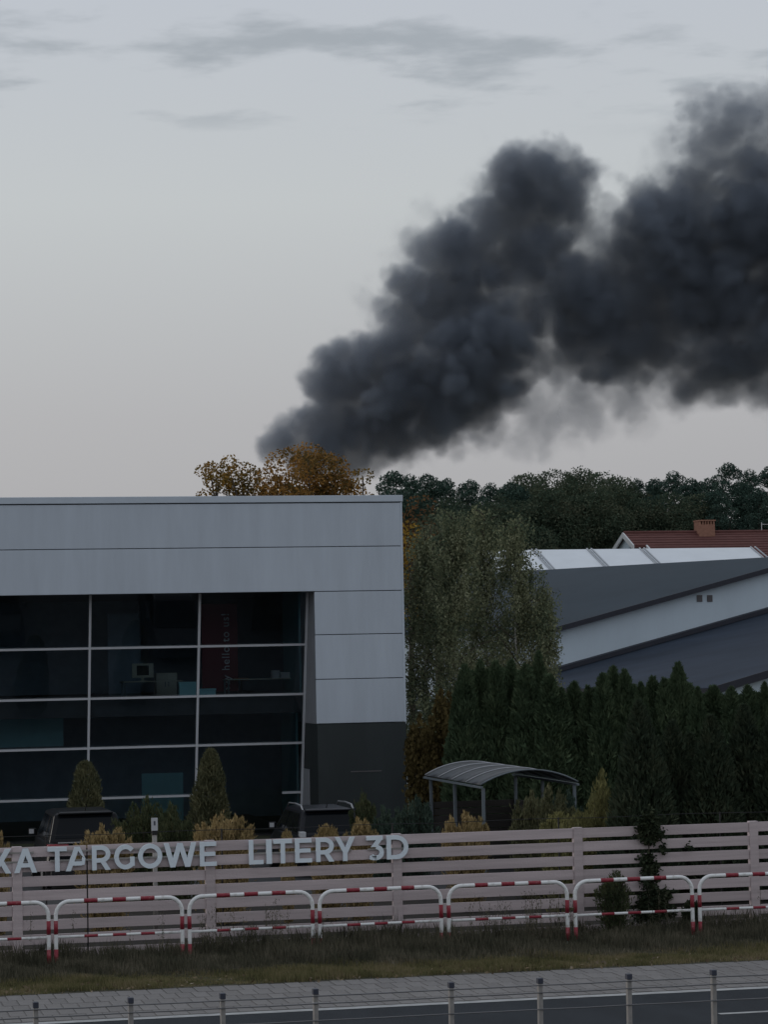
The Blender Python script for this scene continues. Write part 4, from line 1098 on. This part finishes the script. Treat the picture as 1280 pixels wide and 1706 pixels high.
# ================================================================== CONIFERS, SHRUBS
def column_mesh(name, h, R, n, mat_, seed, pw=.75, tip=1.0, leaf=(.26, .07), lumpy=.16, up=.9):
    """sprays of a columnar conifer around (0,0,0)"""
    rng = np.random.default_rng(seed)
    f = 1 - rng.random(n) ** .72 * .99
    f = rng.random(n)
    f = f[rng.random(n) < np.clip((1 - f) ** .5 + .18, 0, 1)]
    n = len(f); a = rng.random(n) * 2 * math.pi
    lob = 1 + lumpy * np.sin(3 * a + 9 * f + seed) * np.sin(14 * f + 2 * a) + lumpy * .6 * rng.normal(size=n) * .5
    base = np.clip(np.minimum((1 - f) ** pw, .62 + 1.6 * f), 0, 1)
    r = R * base * lob * (1 - .45 * rng.random(n) ** 2.5)
    C = np.stack([r * np.cos(a), r * np.sin(a), .03 + f * h], 1)
    ax = np.stack([np.cos(a) * .55, np.sin(a) * .55, np.full(n, up)], 1)
    global RNG; RNG = rng
    return raw_mesh(name, leaves(C, leaf[0], leaf[1], ax, .28), 4, M[mat_])
def stem_mesh(h, r): return MB().tube([(0, 0, -.1), (0, 0, h * .5), (0, 0, h * .92)], [r, r * .7, r * .2], 6).mesh('trunk', M['bark'])
tm = [column_mesh('crown', 5.0, (.78, .9, .7, .84)[k], 17000, 'thuja', 60 + k, (.6, .8, .55, .7)[k], lumpy=(.16, .26, .2, .3)[k], leaf=(.22, .06)) for k in range(4)]
ts = stem_mesh(5.0, .07)
hedge = [(775, 1112, 67.5), (800, 1104, 68), (826, 1106, 67.5), (852, 1104, 68), (876, 1112, 67), (898, 1090, 67.5), (916, 1128, 66.5), (935, 1150, 66.5), (957, 1140, 67), (980, 1146, 66.5), (1005, 1126, 66),
         (1022, 1114, 66.5), (1041, 1120, 66), (1068, 1140, 65.5), (1088, 1131, 66), (1108, 1134, 65.5), (1131, 1108, 65.5), (1163, 1148, 65), (1190, 1146, 65.5), (1219, 1148, 65), (1247, 1146, 65), (1275, 1140, 65), (1303, 1142, 65)]
random.seed(9)
for i, (px, py, Y) in enumerate(hedge):
    p = atY(px, py, Y)
    t = thing('thuja', (p[0], Y, 0), f'dark green thuja, {ordw[i]} from the left in the tall hedge row', 'conifer', 'thujas of the tall hedge row')
    t.rotation_euler = (0, 0, random.random() * 6.28); t.scale = (random.uniform(.9, 1.15), random.uniform(.9, 1.15), p[2] / 5.0)
    link('trunk', ts, t); link('crown', tm[i % 4], t)
for i in range(len(hedge) - 1):
    px, py, Y = [(a + b) / 2 for a, b in zip(hedge[i], hedge[i + 1])]
    p = atY(px, py + 14, Y + 1.3)
    t = thing('thuja', (p[0], Y + 1.3, 0), f'dark green thuja behind the gap after the {ordw[i]} hedge thuja from the left', 'conifer', 'thujas of the second hedge row')
    t.rotation_euler = (0, 0, random.random() * 6.28); t.scale = (random.uniform(.95, 1.2), random.uniform(.95, 1.2), p[2] / 5.0)
    link('trunk', ts, t); link('crown', tm[(i + 2) % 4], t)
tn = [column_mesh('crown', 4.2, .95, 17000, 'thuja_near', 70 + k, .72, leaf=(.20, .055)) for k in range(3)]
tsn = stem_mesh(4.2, .08)
near = [(1065, 1172, 51.5, 'broad dark cone shaped conifer nearest the fence'), (1122, 1205, 52.5, 'dark conifer right beside the broad cone shaped one'), (1185, 1196, 52, 'dark conifer in the middle of the near right row'),
        (1240, 1178, 52.5, 'dark conifer second from the right edge, near row'), (1292, 1180, 52, 'dark conifer cut by the right edge, near row'), (1150, 1225, 54, 'shorter dark conifer filling the near right row'), (1095, 1230, 54, 'shorter dark conifer just behind the broad cone shaped one')]
for i, (px, py, Y, lab) in enumerate(near):
    p = atY(px, py, Y)
    t = thing('conifer', (p[0], Y, 0), lab, 'conifer', 'near dark conifers by the fence')
    t.rotation_euler = (0, 0, random.random() * 6.28); s = random.uniform(.9, 1.05); t.scale = (s, s, p[2] / 4.2)
    link('trunk', tsn, t); link('crown', tn[i % 3], t)
# blunt cones before the glass
cm_ = [column_mesh('crown', 2.6, .56, 15000, 'cone', 80, .38, leaf=(.14, .032), lumpy=.24), column_mesh('crown', 2.8, .58, 16000, 'cone', 81, .46, leaf=(.14, .032), lumpy=.28)]
sm_ = stem_mesh(2.5, .05)
for i, (px, py, Y, h, lab) in enumerate(((141, 1271, 68.5, 2.6, 'blunt olive cypress cone behind the black car'), (350, 1250, 68, 2.8, 'taller olive cypress cone before the second mullion'))):
    p = atY(px, py, Y); t = thing('cypress_cone', (p[0], Y, 0), lab, 'conifer', 'clipped cones before the glass front')
    t.scale = (1, 1, p[2] / h); link('trunk', sm_, t); link('crown', cm_[i], t)

def shrub(name, px, py, Y, wpx, lm, label, group, seed, n=5200, leaf=(.12, .028), spiky=.35, pw=.6, cat='shrub', stems=7, drop=.30, de=2.6):
    """upright feathery shrub: several leaning plumes from one base"""
    global RNG
    RNG = np.random.default_rng(seed); random.seed(seed)
    p = atY(px, py, Y); h = p[2]; w = wpx * np.linalg.norm(p - CAMP) / F_PX / 2 * .95
    t = thing(name, (p[0], Y, 0), label, cat, group)
    Cs, Ax = [], []; b = MB()
    for k in range(stems * 4):
        a = random.random() * 6.283; q = math.sqrt(random.random())
        top = np.array((w * q * math.cos(a), .75 * w * q * math.sin(a), h * (1 - drop * q ** de) * random.uniform(.88, 1.0)))
        if k == 0: top = np.array((random.uniform(-.1, .1) * w, 0, h))
        base = np.array((top[0] * .35, top[1] * .35, 0.05))
        m = int(n / (stems * 4))
        u = RNG.random(m) ** .75
        rr = (w * .30) * (1 - u) ** .5 * spiky / .35 + .02
        c = base + (top - base) * u[:, None] + RNG.normal(size=(m, 3)) * rr[:, None] * .55
        c[:, 2] = np.maximum(c[:, 2], .03)
        Cs.append(c); d = c - (base + (top - base) * np.maximum(u - .15, 0)[:, None]); Ax.append(unit(d) * .7 + unit((top - base)[None])[0] * .9)
        b.tube([base, (base + top) / 2, top * .93], [.018, .012, .005], 4, cap=False)
    link('stem', b.mesh('stem', M['bark']), t)
    link('foliage', raw_mesh('foliage', leaves(np.concatenate(Cs), leaf[0], leaf[1], np.concatenate(Ax), .35), 4, M[lm]), t)
    return t
gg = 'golden shrubs showing over the fence'
for i, (px, py, Y, w, lab) in enumerate((
        (172, 1374, 51.0, 105, 'golden feathery shrub in front of the black car'), (372, 1354, 51.5, 108, 'golden feathery shrub with pointed top below the taller cone'),
        (597, 1362, 51.0, 60, 'golden shrub at the right end of the estate car'), (545, 1374, 51.3, 70, 'lower golden shrub before the estate car tailgate'),
        (776, 1352, 52.0, 84, 'golden shrub standing before the arched shelter'), (935, 1352, 51.0, 80, 'low golden green shrub right of the shelter'), (-8, 1384, 51.0, 50, 'golden shrub cut by the left edge'), (478, 1384, 51.0, 26, 'small golden sprig left of the estate car'))):
    shrub('golden_shrub', px, py, Y, w, 'gold' if px < 900 else 'yelgreen', lab, gg, 200 + i, 15000, (.10, .026), drop=.14, stems=9)
shrub('yellow_green_conifer', 1000, 1284, 53.5, 125, 'yelgreen', 'yellow green pointed conifer right of the shelter', 'mixed shrubs behind the fence', 230, 14000, drop=.42, de=1.0, stems=10, spiky=.45)
shrub('olive_conifer', 912, 1308, 54.5, 104, 'cone', 'olive conifer leaning before the shelter boards', 'mixed shrubs behind the fence', 231, 13000)
shrub('olive_conifer', 884, 1318, 54.0, 78, 'cone', 'smaller olive conifer left of the leaning one', 'mixed shrubs behind the fence', 232, 13000)
shrub('green_shrub', 945, 1318, 55.5, 84, 'greenshrub', 'blue green shrub under the right eave of the shelter', 'mixed shrubs behind the fence', 233, 13000)
shrub('green_shrub', 690, 1326, 57.0, 84, 'greenshrub', 'rounded blue green shrub left of the shelter posts', 'mixed shrubs behind the fence', 234, 8000)
shrub('green_shrub', 640, 1342, 56.0, 70, 'greenshrub', 'low blue green shrub before the dark office base', 'mixed shrubs behind the fence', 235, 6000)
shrub('green_shrub', 605, 1314, 60.0, 52, 'juniper', 'upright dull green shrub behind the estate car', 'mixed shrubs behind the fence', 236, 6000)
shrub('juniper', 240, 1328, 56.0, 120, 'juniper', 'spreading dark juniper between the two parked cars', 'mixed shrubs behind the fence', 237, 11000, spiky=.5)
shrub('juniper', 288, 1338, 55.0, 90, 'juniper', 'right hand dark juniper beside the taller cone', 'mixed shrubs behind the fence', 238, 9000, spiky=.5)
shrub('brown_bush', 738, 1146, 71.5, 78, 'brownbush', 'brown leaved bush between office corner and thuja hedge', None, 239, 9000, leaf=(.13, .09), spiky=.6)
shrub('brown_bush', 700, 1190, 71.0, 60, 'brownbush', 'lower brown bush against the dark office base', None, 240, 6000, leaf=(.13, .09), spiky=.6)
# self-seeded plants in front of the fence
shrub('small_conifer', 1022, 1450, 46.15, 66, 'juniper', 'small dark conifer growing on the verge before the fence', None, 241, 6000, leaf=(.07, .022), spiky=.5)
shrub('small_conifer', 1152, 1498, 46.2, 34, 'ivy', 'little dark bush between two barrier posts at the right', None, 242, 3000, leaf=(.06, .035), spiky=.5)
def ivy():
    global RNG
    RNG = np.random.default_rng(77); random.seed(77)
    c0 = atY(1083, 1480, 46.6)
    t = thing('ivy', (c0[0], 46.6, 0), 'dark ivy climbing the fence slats and hanging over its top', 'climber')
    Cs = []; b = MB()
    for px, py, rp, m in ((1083, 1374, 22, 520), (1076, 1391, 14, 170), (1096, 1390, 12, 150), (1084, 1400, 9, 120), (1106, 1414, 8, 60), (1150, 1412, 5, 30), (1080, 1432, 12, 220), (1086, 1450, 13, 260), (1082, 1464, 15, 260), (1088, 1482, 12, 220),
                          (1096, 1500, 18, 420), (1076, 1504, 12, 220), (1110, 1492, 12, 160), (1092, 1520, 20, 420), (1070, 1525, 14, 160), (1120, 1520, 12, 120), (1088, 1545, 16, 160)):
        q = atY(px, py, 46.6); r = rp * .0108
        Cs.append(np.array((q[0], 46.62, q[2])) + RNG.normal(size=(m, 3)) * np.array((r * .5, .035, r * .5)))
    path = [np.array((c0[0] + .02 * math.sin(z * 5), 46.63, z)) for z in np.linspace(0, 1.98, 14)]
    b.tube([tuple(q) for q in path], .012, 5)
    C = np.concatenate(Cs); C[:, 1] = np.minimum(C[:, 1], 46.668); C[:, 0] -= c0[0]; C[:, 1] -= 46.6
    b.v = [(x - c0[0], y - 46.6, z) for x, y, z in b.v]
    link('stem', b.mesh('stem', M['bark']), t); link('foliage', raw_mesh('foliage', leaves(C, .075, .06), 4, M['ivy']), t)
ivy()

# ================================================================== GRASS AND WEEDS
def blades(name, x0, x1, y0, y1, n, h, w, lm, label, seed, dens=None, lean=.45):
    rng = np.random.default_rng(seed)
    X = rng.uniform(x0, x1, n); Yv = rng.uniform(y0, y1, n)
    cl = np.sin(X * 2.1 + 3 * np.sin(Yv * 1.3)) * .25 + np.sin(X * 5.3 + Yv * 4) * .18 + np.sin(X * .7 + 1) * .2 + .8
    if dens is not None:
        k = rng.random(n) < dens(X, Yv); X, Yv, cl = X[k], Yv[k], cl[k]; n = len(X)
    hh = h(X, Yv) * cl * rng.uniform(.4, 1.25, n)
    a = rng.random(n) * 6.283; ww = w * rng.uniform(.6, 1.4, n); ln = hh * lean * rng.random(n); b = rng.random(n) * 6.283
    base = np.stack([X, Yv, np.zeros(n)], 1)
    side = np.stack([np.cos(a) * ww, np.sin(a) * ww, np.zeros(n)], 1)
    tip = base + np.stack([np.cos(b) * ln, np.sin(b) * ln, hh], 1)
    midp = base + (tip - base) * .55 - np.stack([np.cos(b) * ln * .12, np.sin(b) * ln * .12, np.zeros(n)], 1)
    V = np.stack([base - side / 2, base + side / 2, midp + side * .4, tip, midp - side * .4], 1).reshape(-1, 3)
    o = link(name, raw_mesh(name, V, 5, M[lm])); tag(o, label, 'grass', kind='stuff'); return o
edge = lambda X: 41.86 + .05 * np.sin(X * 3.1) + .04 * np.sin(X * 7.7 + 1)
blades('verge_grass', -4, 24, 41.80, 43.9, 120000, lambda X, Y_: .10 + .03 * np.sin(X * 1.7), .011, 'grass', 'short yellowing grass along the pavement edge', 301, lambda X, Y_: (Y_ > edge(X)) * np.clip((44.1 - Y_) / .9, .15, 1))
blades('tall_weeds', -4, 24, 43.1, 46.62, 95000, lambda X, Y_: .16 + .20 * np.clip((Y_ - 43.2) / 2.2, 0, 1), .012, 'weed', 'dark dry weeds between grass strip and fence', 302, lambda X, Y_: np.clip((Y_ - 43.0) / .7, .1, 1))
blades('weed_stalks', -2, 22, 44.2, 46.6, 1700, lambda X, Y_: .46 + 0 * X, .010, 'weed', 'scattered tall dead stalks rising before the fence', 303, lambda X, Y_: np.clip(.5 + .5 * np.sin(X * 1.1 + 2.2), .12, 1), lean=.25)
# seed heads on taller stalks
RNG = np.random.default_rng(304)
Cs = []
for k in range(95):
    x = RNG.choice([RNG.uniform(6.8, 9.2), RNG.uniform(11.8, 13.6), RNG.uniform(3.4, 18)]); y = RNG.uniform(45.2, 46.5); h = RNG.uniform(.45, .95)
    m = 26; u = RNG.random(m)
    Cs.append(np.stack([x + RNG.normal(0, .035, m) * (.4 + u), y + RNG.normal(0, .03, m), h * (.45 + .55 * u)], 1))
    st = np.linspace(0, h, 26); Cs.append(np.stack([x + 0 * st, y + 0 * st, st], 1))
o = link('seed_stalks', raw_mesh('seed_stalks', leaves(np.concatenate(Cs), .05, .012, np.tile((0, 0, 1.0), (sum(len(c) for c in Cs), 1)), .35), 4, M['weed']))
tag(o, 'thin brown seed stalks standing before the fence slats', 'weeds', kind='stuff')
n = 260
C = np.stack([RNG.uniform(2, 18, n), RNG.uniform(41.6, 42.6, n), RNG.uniform(.01, .07, n)], 1)
o = link('fallen_leaves', raw_mesh('fallen_leaves', leaves(C, .07, .05), 4, M['deadleaf'])); tag(o, 'pale fallen leaves scattered at the edge of the grass', 'leaves', kind='stuff')

# ================================================================== SMOKE
def smoke():
    D = 300.0                      # metres away along the view
    PX = D / F_PX                  # metres per photo pixel there
    rng = np.random.default_rng(500)
    # frame: u = horizontal to the right, w = away, v = up
    ux = np.array((math.cos(-YAW), math.sin(-YAW), 0)); wy = np.array((-math.sin(-YAW), math.cos(-YAW), 0))
    def place(px, py):
        d = ray(px, py); t = D / np.dot(d, wy); P = CAMP + d * t
        return np.dot(P, ux), P[2]
    dense = [(1008, 392, 40, .5), (1014, 372, 34, .32), (990, 405, 38, .7), (1004, 425, 40, .9), (1018, 348, 30, .22), (810, 476, 42, 1), (806, 482, 36, .8), (880, 468, 52, 1), (886, 475, 44, .8), (905, 532, 52, 1), (912, 525, 44, .8), (450, 746, 26, 1), (520, 764, 40, 1), (580, 768, 36, 1), (620, 762, 30, .8), (905, 450, 46, 1), (950, 480, 56, 1), (960, 540, 60, 1), (900, 592, 40, .9), (868, 560, 40, .7), (1000, 592, 52, 1), (990, 480, 50, 1), (930, 612, 34, .7), (860, 430, 58, 1), (838, 500, 42, .8), (470, 736, 30, 1), (500, 746, 36, 1), (542, 746, 46, 1),
             (592, 756, 34, .9), (660, 722, 48, 1), (720, 712, 44, .9), (790, 672, 56, 1), (838, 648, 48, .9), (1060, 602, 46, .8), (1150, 612, 50, .7), (1225, 612, 54, .7), (1285, 625, 55, .5), (660, 545, 44, .45), (668, 520, 44, .45), (705, 455, 44, .4), (765, 425, 46, .6), (560, 612, 44, 1), (535, 635, 32, 1),
             (452, 738, 22, .9), (478, 722, 34, 1), (515, 712, 40, 1), (560, 700, 52, 1), (605, 728, 46, 1), (640, 735, 30, .8), (548, 640, 36, 1), (575, 640, 55, 1), (620, 612, 58, 1), (690, 650, 80, 1), (640, 690, 62, 1),
             (735, 690, 52, 1), (765, 615, 88, 1), (690, 570, 52, .9), (770, 530, 82, 1), (715, 500, 62, 1), (680, 470, 36, .45), (655, 510, 34, .5), (745, 440, 58, .9), (700, 410, 34, .35), (820, 580, 74, 1), (850, 630, 46, .8),
             (800, 420, 62, 1), (850, 370, 72, 1), (870, 305, 60, 1), (925, 325, 66, 1), (862, 272, 38, .5), (900, 262, 34, .4), (935, 265, 32, .6), (972, 300, 32, .7), (810, 330, 34, .35), (960, 370, 40, .8), (910, 430, 62, 1), (940, 500, 56, 1),
             (950, 580, 52, .9), (1000, 520, 64, 1), (985, 455, 46, .9), (1070, 480, 88, 1), (1055, 400, 56, 1), (1075, 345, 44, .9), (1130, 400, 96, 1), (1155, 325, 62, .8), (1195, 250, 64, .6), (1210, 190, 42, .36), (1250, 205, 52, .42), (1115, 290, 34, .3),
             (1260, 290, 78, .6), (1250, 390, 100, 1), (1190, 490, 96, 1), (1090, 560, 72, 1), (1040, 580, 46, .8), (1180, 580, 62, .9), (1275, 555, 82, .9), (1345, 320, 110, .65), (1340, 450, 120, 1), (1370, 560, 95, .9), (1265, 630, 46, .4), (1145, 615, 42, .5),
             (1430, 320, 130, .6), (1460, 470, 140, .8), (890, 500, 44, .30), (928, 560, 42, .35), (1012, 400, 44, .28), (985, 560, 50, .9), (1012, 470, 50, .8), (1000, 405, 28, .3), (1022, 352, 28, .3), (1285, 190, 56, .36), (1350, 205, 70, .36)]
    thin = [(900, 690, 66, .07), (965, 672, 74, .07), (1035, 655, 66, .09), (815, 715, 48, .14), (865, 725, 40, .06), (880, 650, 50, .1), (980, 640, 50, .1), (1060, 690, 50, .03), (940, 720, 40, .03), (650, 762, 34, .16), (705, 740, 36, .12), (1110, 640, 52, .10), (930, 640, 46, .07), (1000, 700, 50, .03), (1200, 640, 46, .10), (1290, 650, 50, .15), (760, 730, 34, .12)]
    holes = [(872, 478, 22, 34), (915, 540, 16, 40), (1010, 372, 18, 32), (985, 420, 16, 34), (712, 588, 24, 11), (1262, 452, 30, 18), (1000, 610, 34, 16), (770, 520, 22, 8), (800, 600, 13, 10)]
    u0, v1 = place(405, 110)[0], place(850, 110)[1]; u1, v0 = place(1480, 500)[0], place(850, 830)[1]
    half = 150 * PX
    vox = 3.2 * PX
    nx, nw, nv = [int(q / vox / 24) * 24 for q in (u1 - u0, 2 * half, v1 - v0)]
    U = u0 + (np.arange(nx) + .5) * vox; Wv = -half + (np.arange(nw) + .5) * vox; Vv = v0 + (np.arange(nv) + .5) * vox
    # isotropic band-limited noise by Fourier filtering; |g| gives rounded billows with sharp creases
    wh_ = np.fft.rfftn(np.random.default_rng(901).standard_normal((nx, nw, nv)).astype(np.float32))
    kx = np.fft.fftfreq(nx)[:, None, None]; kw = np.fft.fftfreq(nw)[None, :, None]; kv = np.fft.rfftfreq(nv)[None, None, :]
    kk = np.sqrt(kx * kx + kw * kw + kv * kv).astype(np.float32)
    fb = np.zeros((nx, nw, nv), np.float32)
    for cell, amp, bil in ((48, .06, 0), (34, .19, 1), (18, .13, 1), (9, .075, 1), (4.8, .04, 1)):
        f0 = 1.0 / cell
        g = np.fft.irfftn(wh_ * np.exp(-((kk - f0) / (.42 * f0)) ** 2), s=(nx, nw, nv), axes=(0, 1, 2))
        g = (g / g.std()).astype(np.float32)
        fb += amp * ((np.abs(g) - .8) * 1.25 if bil else g)
    dens = np.zeros((nx, nw, nv), np.float32)
    def sub(c, r):
        a = [max(0, int((c[k] - r - o0) / vox) - 1) for k, o0 in enumerate((u0, -half, v0))]
        b = [min(n, int((c[k] + r - o0) / vox) + 2) for k, (o0, n) in enumerate(((u0, nx), (-half, nw), (v0, nv)))]
        return tuple(slice(i, max(i, j)) for i, j in zip(a, b))
    for lst, isthin in ((dense, 0), (thin, 1)):
        for px, py, r, s in lst:
            cu, cv = place(px, py); cw = rng.normal(0, r * .35 * PX); R = r * PX * 1.16
            cw = float(np.clip(cw, -half + R, half - R)) if R < half else 0.0
            sl = sub((cu, cw, cv), R * 1.5)
            du = (U[sl[0]] - cu)[:, None, None]; dw = (Wv[sl[1]] - cw)[None, :, None]; dv = (Vv[sl[2]] - cv)[None, None, :]
            q = 1 - np.sqrt(du * du + dw * dw + dv * dv) / R
            if isthin: q = q - .05 + .8 * fb[sl]
            else: q = q + .05 + .62 * fb[sl] * (1.0 if s > .6 else 1.3)
            e = np.clip(q / (.42 if not isthin else .55), 0, 1); e = e * e * (3 - 2 * e)
            dens[sl] = np.maximum(dens[sl], e * s * (3.0 if isthin else 1))
    for px, py, r, s in dense + [(640, 520, 40, 1), (620, 500, 22, .6), (690, 425, 50, 1), (680, 392, 28, .7), (760, 380, 50, 1), (800, 325, 42, 1), (832, 280, 36, 1), (1120, 260, 50, 1), (1180, 170, 46, 1), (1240, 160, 50, 1)]:
        cu, cv = place(px, py); cw = rng.normal(0, r * .3 * PX); R = r * PX * 1.38
        sl = sub((cu, cw, cv), R * 1.4)
        du = (U[sl[0]] - cu)[:, None, None]; dw = (Wv[sl[1]] - cw)[None, :, None]; dv = (Vv[sl[2]] - cv)[None, None, :]
        q = 1 - np.sqrt(du * du + dw * dw + dv * dv) / R - .02 + .8 * fb[sl]
        e = np.clip(q / .6, 0, 1)
        dens[sl] = np.maximum(dens[sl], e * e * .16 * s * (1.0 if py < 600 else .5))
    for px, py, rx, ry in holes:
        cu, cv = place(px, py)
        du = ((U - cu) / (rx * PX))[:, None, None]; dv = ((Vv - cv) / (ry * PX))[None, None, :]
        h = np.exp(-(du * du + dv * dv) * .8) * (.38)
        dens *= 1 - h
    dens *= (0.85 + .35 * fb).clip(.4, 1.3)
    dens = dens.clip(0, 2)
    me = bpy.data.meshes.new('smoke_plume')
    me.vertices.add(nx * nw * nv)
    at = me.attributes.new('smoke', 'FLOAT', 'POINT')
    at.data.foreach_set('value', np.ascontiguousarray(dens.transpose(2, 1, 0)).ravel())   # x fastest
    o = link('smoke_plume', me)
    o.rotation_euler = (0, 0, -YAW); o.location = tuple(wy * D)
    tag(o, 'thick black smoke plume drifting right from behind the oaks', 'smoke', kind='stuff')
    m = bpy.data.materials.new('black_smoke'); m.use_nodes = True
    n, l = m.node_tree.nodes, m.node_tree.links
    n.clear(); out = n.new('ShaderNodeOutputMaterial'); pv = n.new('ShaderNodeVolumePrincipled')
    pv.inputs['Color'].default_value = (0.35, 0.395, 0.47, 1); pv.inputs['Density Attribute'].default_value = 'density'
    pv.inputs['Density'].default_value = .62; pv.inputs['Anisotropy'].default_value = 0.2
    l.new(pv.outputs[0], out.inputs['Volume'])
    g = bpy.data.node_groups.new('smoke_volume', 'GeometryNodeTree')
    g.interface.new_socket('Geometry', in_out='INPUT', socket_type='NodeSocketGeometry'); g.interface.new_socket('Geometry', in_out='OUTPUT', socket_type='NodeSocketGeometry')
    N, Lk = g.nodes, g.links
    gi, go = N.new('NodeGroupInput'), N.new('NodeGroupOutput')
    vc = N.new('GeometryNodeVolumeCube')
    vc.inputs['Resolution X'].default_value = nx; vc.inputs['Resolution Y'].default_value = nw; vc.inputs['Resolution Z'].default_value = nv
    mn = (u0, -half, v0); mxx = (u0 + nx * vox, -half + nw * vox, v0 + nv * vox)
    vc.inputs['Min'].default_value = mn; vc.inputs['Max'].default_value = mxx
    pos = N.new('GeometryNodeInputPosition'); sx = N.new('ShaderNodeSeparateXYZ'); Lk.new(pos.outputs[0], sx.inputs[0])
    def mt(op, a, b):
        q = N.new('ShaderNodeMath'); q.operation = op
        for i, v in enumerate((a, b)):
            if isinstance(v, (int, float)): q.inputs[i].default_value = v
            else: Lk.new(v, q.inputs[i])
        return q.outputs[0]
    idx = []
    for k, nk in enumerate((nx, nw, nv)):
        q = mt('MULTIPLY', mt('SUBTRACT', sx.outputs[k], mn[k]), (nk - 1) / (mxx[k] - mn[k]))
        q = mt('ROUND', q, 0.0)
        idx.append(mt('MINIMUM', mt('MAXIMUM', q, 0.0), nk - 1.0))
    # exact integers: combine in integer maths
    def im(op, a, b):
        q = N.new('FunctionNodeIntegerMath'); q.operation = op
        for i, v in enumerate((a, b)):
            if isinstance(v, int): q.inputs[i].default_value = v
            else: Lk.new(v, q.inputs[i])
        return q.outputs[0]
    lin = im('ADD', idx[0], im('MULTIPLY', im('ADD', idx[1], im('MULTIPLY', idx[2], nw)), nx))
    na = N.new('GeometryNodeInputNamedAttribute'); na.data_type = 'FLOAT'; na.inputs['Name'].default_value = 'smoke'
    si = N.new('GeometryNodeSampleIndex'); si.data_type = 'FLOAT'; si.domain = 'POINT'
    Lk.new(gi.outputs[0], si.inputs['Geometry']); Lk.new(na.outputs['Attribute'], si.inputs['Value']); Lk.new(lin, si.inputs['Index'])
    Lk.new(si.outputs[0], vc.inputs['Density'])
    sm = N.new('GeometryNodeSetMaterial'); sm.inputs['Material'].default_value = m
    Lk.new(vc.outputs[0], sm.inputs[0]); Lk.new(sm.outputs[0], go.inputs[0])
    md = o.modifiers.new('volume', 'NODES'); md.node_group = g
    me.materials.append(m)
smoke()
